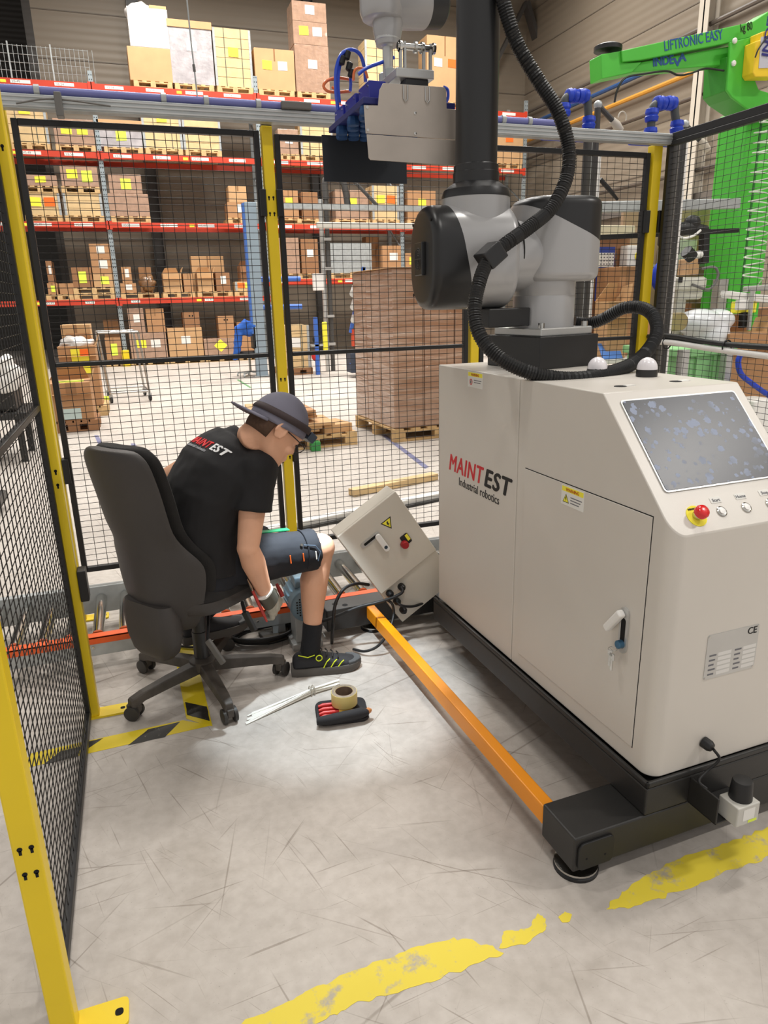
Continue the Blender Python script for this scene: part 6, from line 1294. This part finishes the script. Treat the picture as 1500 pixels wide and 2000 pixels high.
MB().box((p.x + q.x) / 2 - .03, (p.x + q.x) / 2 + .03, 4.97, 5.0, .55, p.z + .05).build('back_stem', RUB, sb); MB().loft([[V(((p.x + q.x) / 2 + x * k, 5.2 + y_ * k, z)) for x, y_ in rrect(.42, .4, .1)] for z, k in ((.5, .95), (.53, 1), (.57, .95))]).build('seat', BG, sb, smooth=60); MB().cyl(((p.x + q.x) / 2, 5.2, 0), ((p.x + q.x) / 2, 5.2, .5), .03, 10).build('column', STEEL, sb)
for k in range(5): a = k * 2 * PI / 5; MB().bar(((p.x + q.x) / 2, 5.2, .06), ((p.x + q.x) / 2 + .27 * math.cos(a), 5.2 + .27 * math.sin(a), .03), .04, .03).build('base_leg', RUB, sb)
# green crate, carton, cables at the right fence
gb = thing('green_crate', 'pale green plastic crate standing on a frame behind the right mesh', 'crate', (4.3, 4.5, .3)); GC = mat('crate_green', (134, 190, 128), .5, var=.04); p, q = at(1318, 770, 4.3), at(1432, 676, 4.3)
MB().box(p.x, q.x, 4.3, 4.9, .45, q.z - .05).build('crate_body', GC, gb, .02); MB().box(p.x - .025, q.x + .025, 4.275, 4.925, q.z - .06, q.z).build('crate_rim', GC, gb, .008)
for f in (.33, .66): MB().box(p.x + (q.x - p.x) * f - .012, p.x + (q.x - p.x) * f + .012, 4.285, 4.3, .5, q.z - .06).build('crate_rib', GC, gb)
for x in (p.x - .02, q.x - .12): MB().box(x - .03, x + .03, 4.2, 4.26, 0, q.z).build('stand_post', ALU, gb); MB().box(x - .03, x + .03, 4.2, 4.9, .39, .45).build('stand_arm', ALU, gb)
rbox('open', (1418, 648, 1520, 700), 4.98, .3, 0, 'open carton right of the green crate', CARD)
rbox('cb', (1478, 600, 1540, 660), 6.0, .4, 0, 'brown carton beyond the green lift column', CARD3)
hs = thing('cable_harness', 'black and white cable harness along the right fence rail', 'cable', (2.9, 3.2, 1.25))
MB().tube(smooth_path([(2.925, 3.56, 1.28), (2.92, 3.35, 1.29), (2.92, 3.0, 1.265), (2.92, 2.6, 1.262), (2.92, 2.3, 1.25)]), .014, 8).build('black_cable', RUB, hs, smooth=60); MB().tube(smooth_path([(2.90, 3.58, 1.10), (2.915, 3.52, 1.22), (2.915, 3.4, 1.255), (2.915, 3.0, 1.235), (2.915, 2.5, 1.215)]), .016, 8).build('white_conduit', WHT, hs, smooth=60)
for y_ in (3.4, 2.95, 2.6): MB().tube([(2.93 + .03 * math.cos(a), y_, 1.25 + .035 * math.sin(a)) for a in [2 * PI * i / 12 for i in range(13)]], .004, 6).build('tie_wrap', RUB, hs)
tag(MB().tube(smooth_path([at(1450, 688, 4.1), at(1442, 705, 4.1), at(1447, 730, 4.1), at(1470, 750, 4.1), at(1505, 775, 4.1)]), .02, 8).build('blue_hose', BLUE, smooth=60), 'curved blue hose hanging below the right fence rail', 'hose')
for r, Y, m, nm, lb, ct_ in (((1296, 690, 1312, 712), 4.6, DBLUE, 'navy_box', 'small navy box behind the signal dome', 'box'), ((1460, 780, 1530, 880), 4.4, WHT, 'white_sack', 'white sack at the right edge behind the cabinet', 'sack')):
    p, q = at(r[0], r[3], Y), at(r[2], r[1], Y); tag(MB().loft([[V(((p.x + q.x) / 2 + x * k, Y + .15 + y_ * k, z)) for x, y_ in rrect(q.x - p.x, .3, .04)] for z, k in ((0.0, .9), (p.z * .5, 1), ((p.z + q.z) / 2, 1), (q.z, .85))]).build(nm, m, None, .01), lb, ct_)
# ------------------------------------------------------------------ green lifting manipulator
lf_ = thing('lift_manipulator', 'bright green lifting manipulator with jointed arm and yellow control box', 'lift', (5.6, 5.65, 0))
YG = 5.5
def gpoly(nm, px, Y, d, m=GREEN, par=lf_, bev=.006):
    P = [at(a, b, Y) for a, b in px]; return MB().prism([(p.x, p.z) for p in P], (0, Y, 0), (1, 0, 0), (0, 0, 1), (0, d, 0)).build(nm, m, par, bev)
p = at(1463, 222, YG); MB().box(p.x, p.x + .40, 5.5, 5.85, 0, p.z + .05).build('column', GREEN, lf_, .012)
for x in (p.x + .14,): MB().box(x, x + .02, 5.495, 5.5, 0, p.z).build('column_groove', mat('dark_green', (36, 110, 40), .5), lf_)
ub = gpoly('upper_beam', [(1214, 99), (1240, 93), (1471, 42), (1505, 20), (1505, 68), (1485, 68), (1427, 83), (1252, 117), (1216, 121)], 5.36, .18)
lb_ = gpoly('lower_beam', [(1254, 121), (1270, 118), (1427, 90), (1427, 126), (1240, 141), (1232, 141)], 5.40, .14)
gpoly('end_bracket', [(1174, 106), (1214, 99), (1218, 122), (1254, 121), (1234, 142), (1176, 154)], 5.38, .16)
gpoly('knuckle_plate', [(1427, 82), (1485, 68), (1492, 110), (1471, 147), (1482, 175), (1505, 182), (1505, 214), (1466, 216), (1430, 190), (1420, 176)], 5.30, .025)
gpoly('knuckle_rear_plate', [(1427, 82), (1485, 68), (1492, 110), (1471, 147), (1482, 175), (1505, 182), (1505, 214), (1466, 216), (1430, 190), (1420, 176)], 5.58, .025)
gpoly('knuckle_spine', [(1420, 110), (1428, 110), (1428, 176), (1437, 188), (1470, 212), (1466, 218), (1428, 192), (1416, 178)], 5.325, .255, mat('lift_green_deep', (54, 150, 44), .45))
c = at(1187, 100, 5.46); MB().lathe([(.11, 0), (.11, .03), (.08, .045)], c, n=20).build('pivot_cap', RUB, lf_, smooth=40)
for a_, b2 in ((1434, 80), (1471, 78), (1471, 86), (1468, 106), (1432, 124), (1503, 172)): MB().lathe([(.022, 0), (.022, .012), (.012, .018)], at(a_, b2, 5.3), (0, -1, 0), 10).build('bolt_head', WHT, lf_)
BI = mat('blue_ink', (36, 84, 150), .5)
q0, q1 = at(1297, 100, 5.36), at(1411, 76, 5.36); d_ = (q1 - q0); text('brand_lettering', 'LIFTRONIC EASY', .105, q0 + V((0, -.002, 0)), (d_.x, 0, d_.z), (-d_.z, 0, d_.x), BI, ub, width=d_.length, bold=.001)
q0, q1 = at(1275, 130, 5.4), at(1316, 124, 5.4); d_ = (q1 - q0); text('brand_lettering', 'INDE', .088, q0 + V((0, -.002, 0)), (d_.x, 0, d_.z), (-d_.z, 0, d_.x), BI, lb_, width=d_.length, bold=.004)
q0, q1 = at(1316, 130, 5.4), at(1324, 129, 5.4); text('brand_lettering', 'V', .088, q0 + V((0, -.002, 0)), (d_.x, 0, d_.z), (-d_.z, 0, d_.x), BI, lb_, width=.085, bold=.004)
q0 = at(1326, 121, 5.4); text('brand_lettering', 'A', .085, q0 + V((0, -.002, 0)), (d_.x, 0, d_.z), (-d_.z, 0, d_.x), BI, lb_, width=.08, bold=.003)
q0, q1 = at(1446, 63, 5.36), at(1467, 58, 5.36); d2 = q1 - q0; text('capacity_lettering', 'kg 80', .085, q0 + V((0, -.002, 0)), (d2.x, 0, d2.z), (-d2.z, 0, d2.x), INK, ub, width=d2.length * 1.1, bold=.001)
yb = gpoly('control_box', [(1488, 62), (1520, 55), (1520, 150), (1476, 150), (1471, 142), (1477, 80), (1487, 78)], 5.18, .12, mat('control_yellow', (244, 206, 50), .4)); gpoly('control_label', [(1487, 72), (1520, 66), (1520, 132), (1482, 133)], 5.175, .006, mat('label_grey', (196, 196, 206), .5), yb, 0)
q0 = at(1500, 112, 5.17); text('control_lettering', 'INDEVA', .1, q0, (0.05, 0, 1), (-1, 0, .05), mat('navy_ink', (40, 40, 120), .5), yb, width=.42, bold=.003)
MB().tube(smooth_path([at(1475, 112, 5.16), at(1482, 95, 5.16), at(1500, 70, 5.16)]), .006, 6).build('thin_cable', RUB, lf_)
MB().tube(smooth_path([at(1200, 200, 5.34), at(1206, 175, 5.34), at(1222, 152, 5.34), at(1260, 144, 5.34), at(1302, 139, 5.34), at(1325, 147, 5.34), at(1350, 143, 5.34), at(1378, 134, 5.34), at(1414, 138, 5.34)]), .008, 6).build('hanging_cable', RUB, lf_, smooth=60)
gpoly('ledge', [(1466, 222), (1520, 212), (1520, 232), (1466, 240)], 5.42, .08)
# coiled air hose in front of the column
sp_ = thing('spiral_hose', 'thin coiled air hose hanging in front of the green column', 'hose', at(1470, 560, 5.2)); pts = []
top, bot = at(1497, 230, 5.2), at(1470, 548, 5.2)
for k in range(420):
    f = k / 420; c = top.lerp(bot, f); a = f * 2 * PI * 17; r = .085 if f > .03 else .03; pts.append(c + V((r * math.cos(a), r * math.sin(a), 0)))
pts += [at(1478, 560, 5.2), at(1473, 575, 5.2), at(1462, 560, 5.2)]
MB().tube(pts, .006, 5).build('coil', mat('pale_coil', (214, 220, 206), .35), sp_, smooth=60)
ty2 = thing('gripper_handle', 'white and yellow hand control hanging on the lift in front of the column', 'hand control', at(1460, 590, 5.1)); Yh = 5.1
MB().bar(at(1410, 572, Yh), at(1510, 582, Yh), .04, .04).build('cross_tube', WHT, ty2, .008); MB().bar(at(1410, 578, Yh), at(1510, 590, Yh), .03, .03).build('lower_tube', WHT, ty2, .008)
MB().bar(at(1455, 565, Yh), at(1512, 560, Yh), .06, .05).build('cylinder', ALU, ty2, .01); wbx('yellow_guard', (1438, 588, 1480, 612), Yh, .08, NOTE, ty2); wbx('white_block', (1442, 585, 1468, 606), Yh - .03, .05, WHT, ty2); MB().bar(at(1470, 565, Yh - .05), at(1462, 645, Yh - .05), .025, .025).build('rod', ALU, ty2); MB().bar(at(1452, 610, Yh), at(1450, 640, Yh), .05, .05).build('dark_grip', RUB, ty2)
# ------------------------------------------------------------------ hand everything over to the scene
for o in list(COL.objects): SC.collection.objects.link(o)
bpy.data.collections.remove(COL)
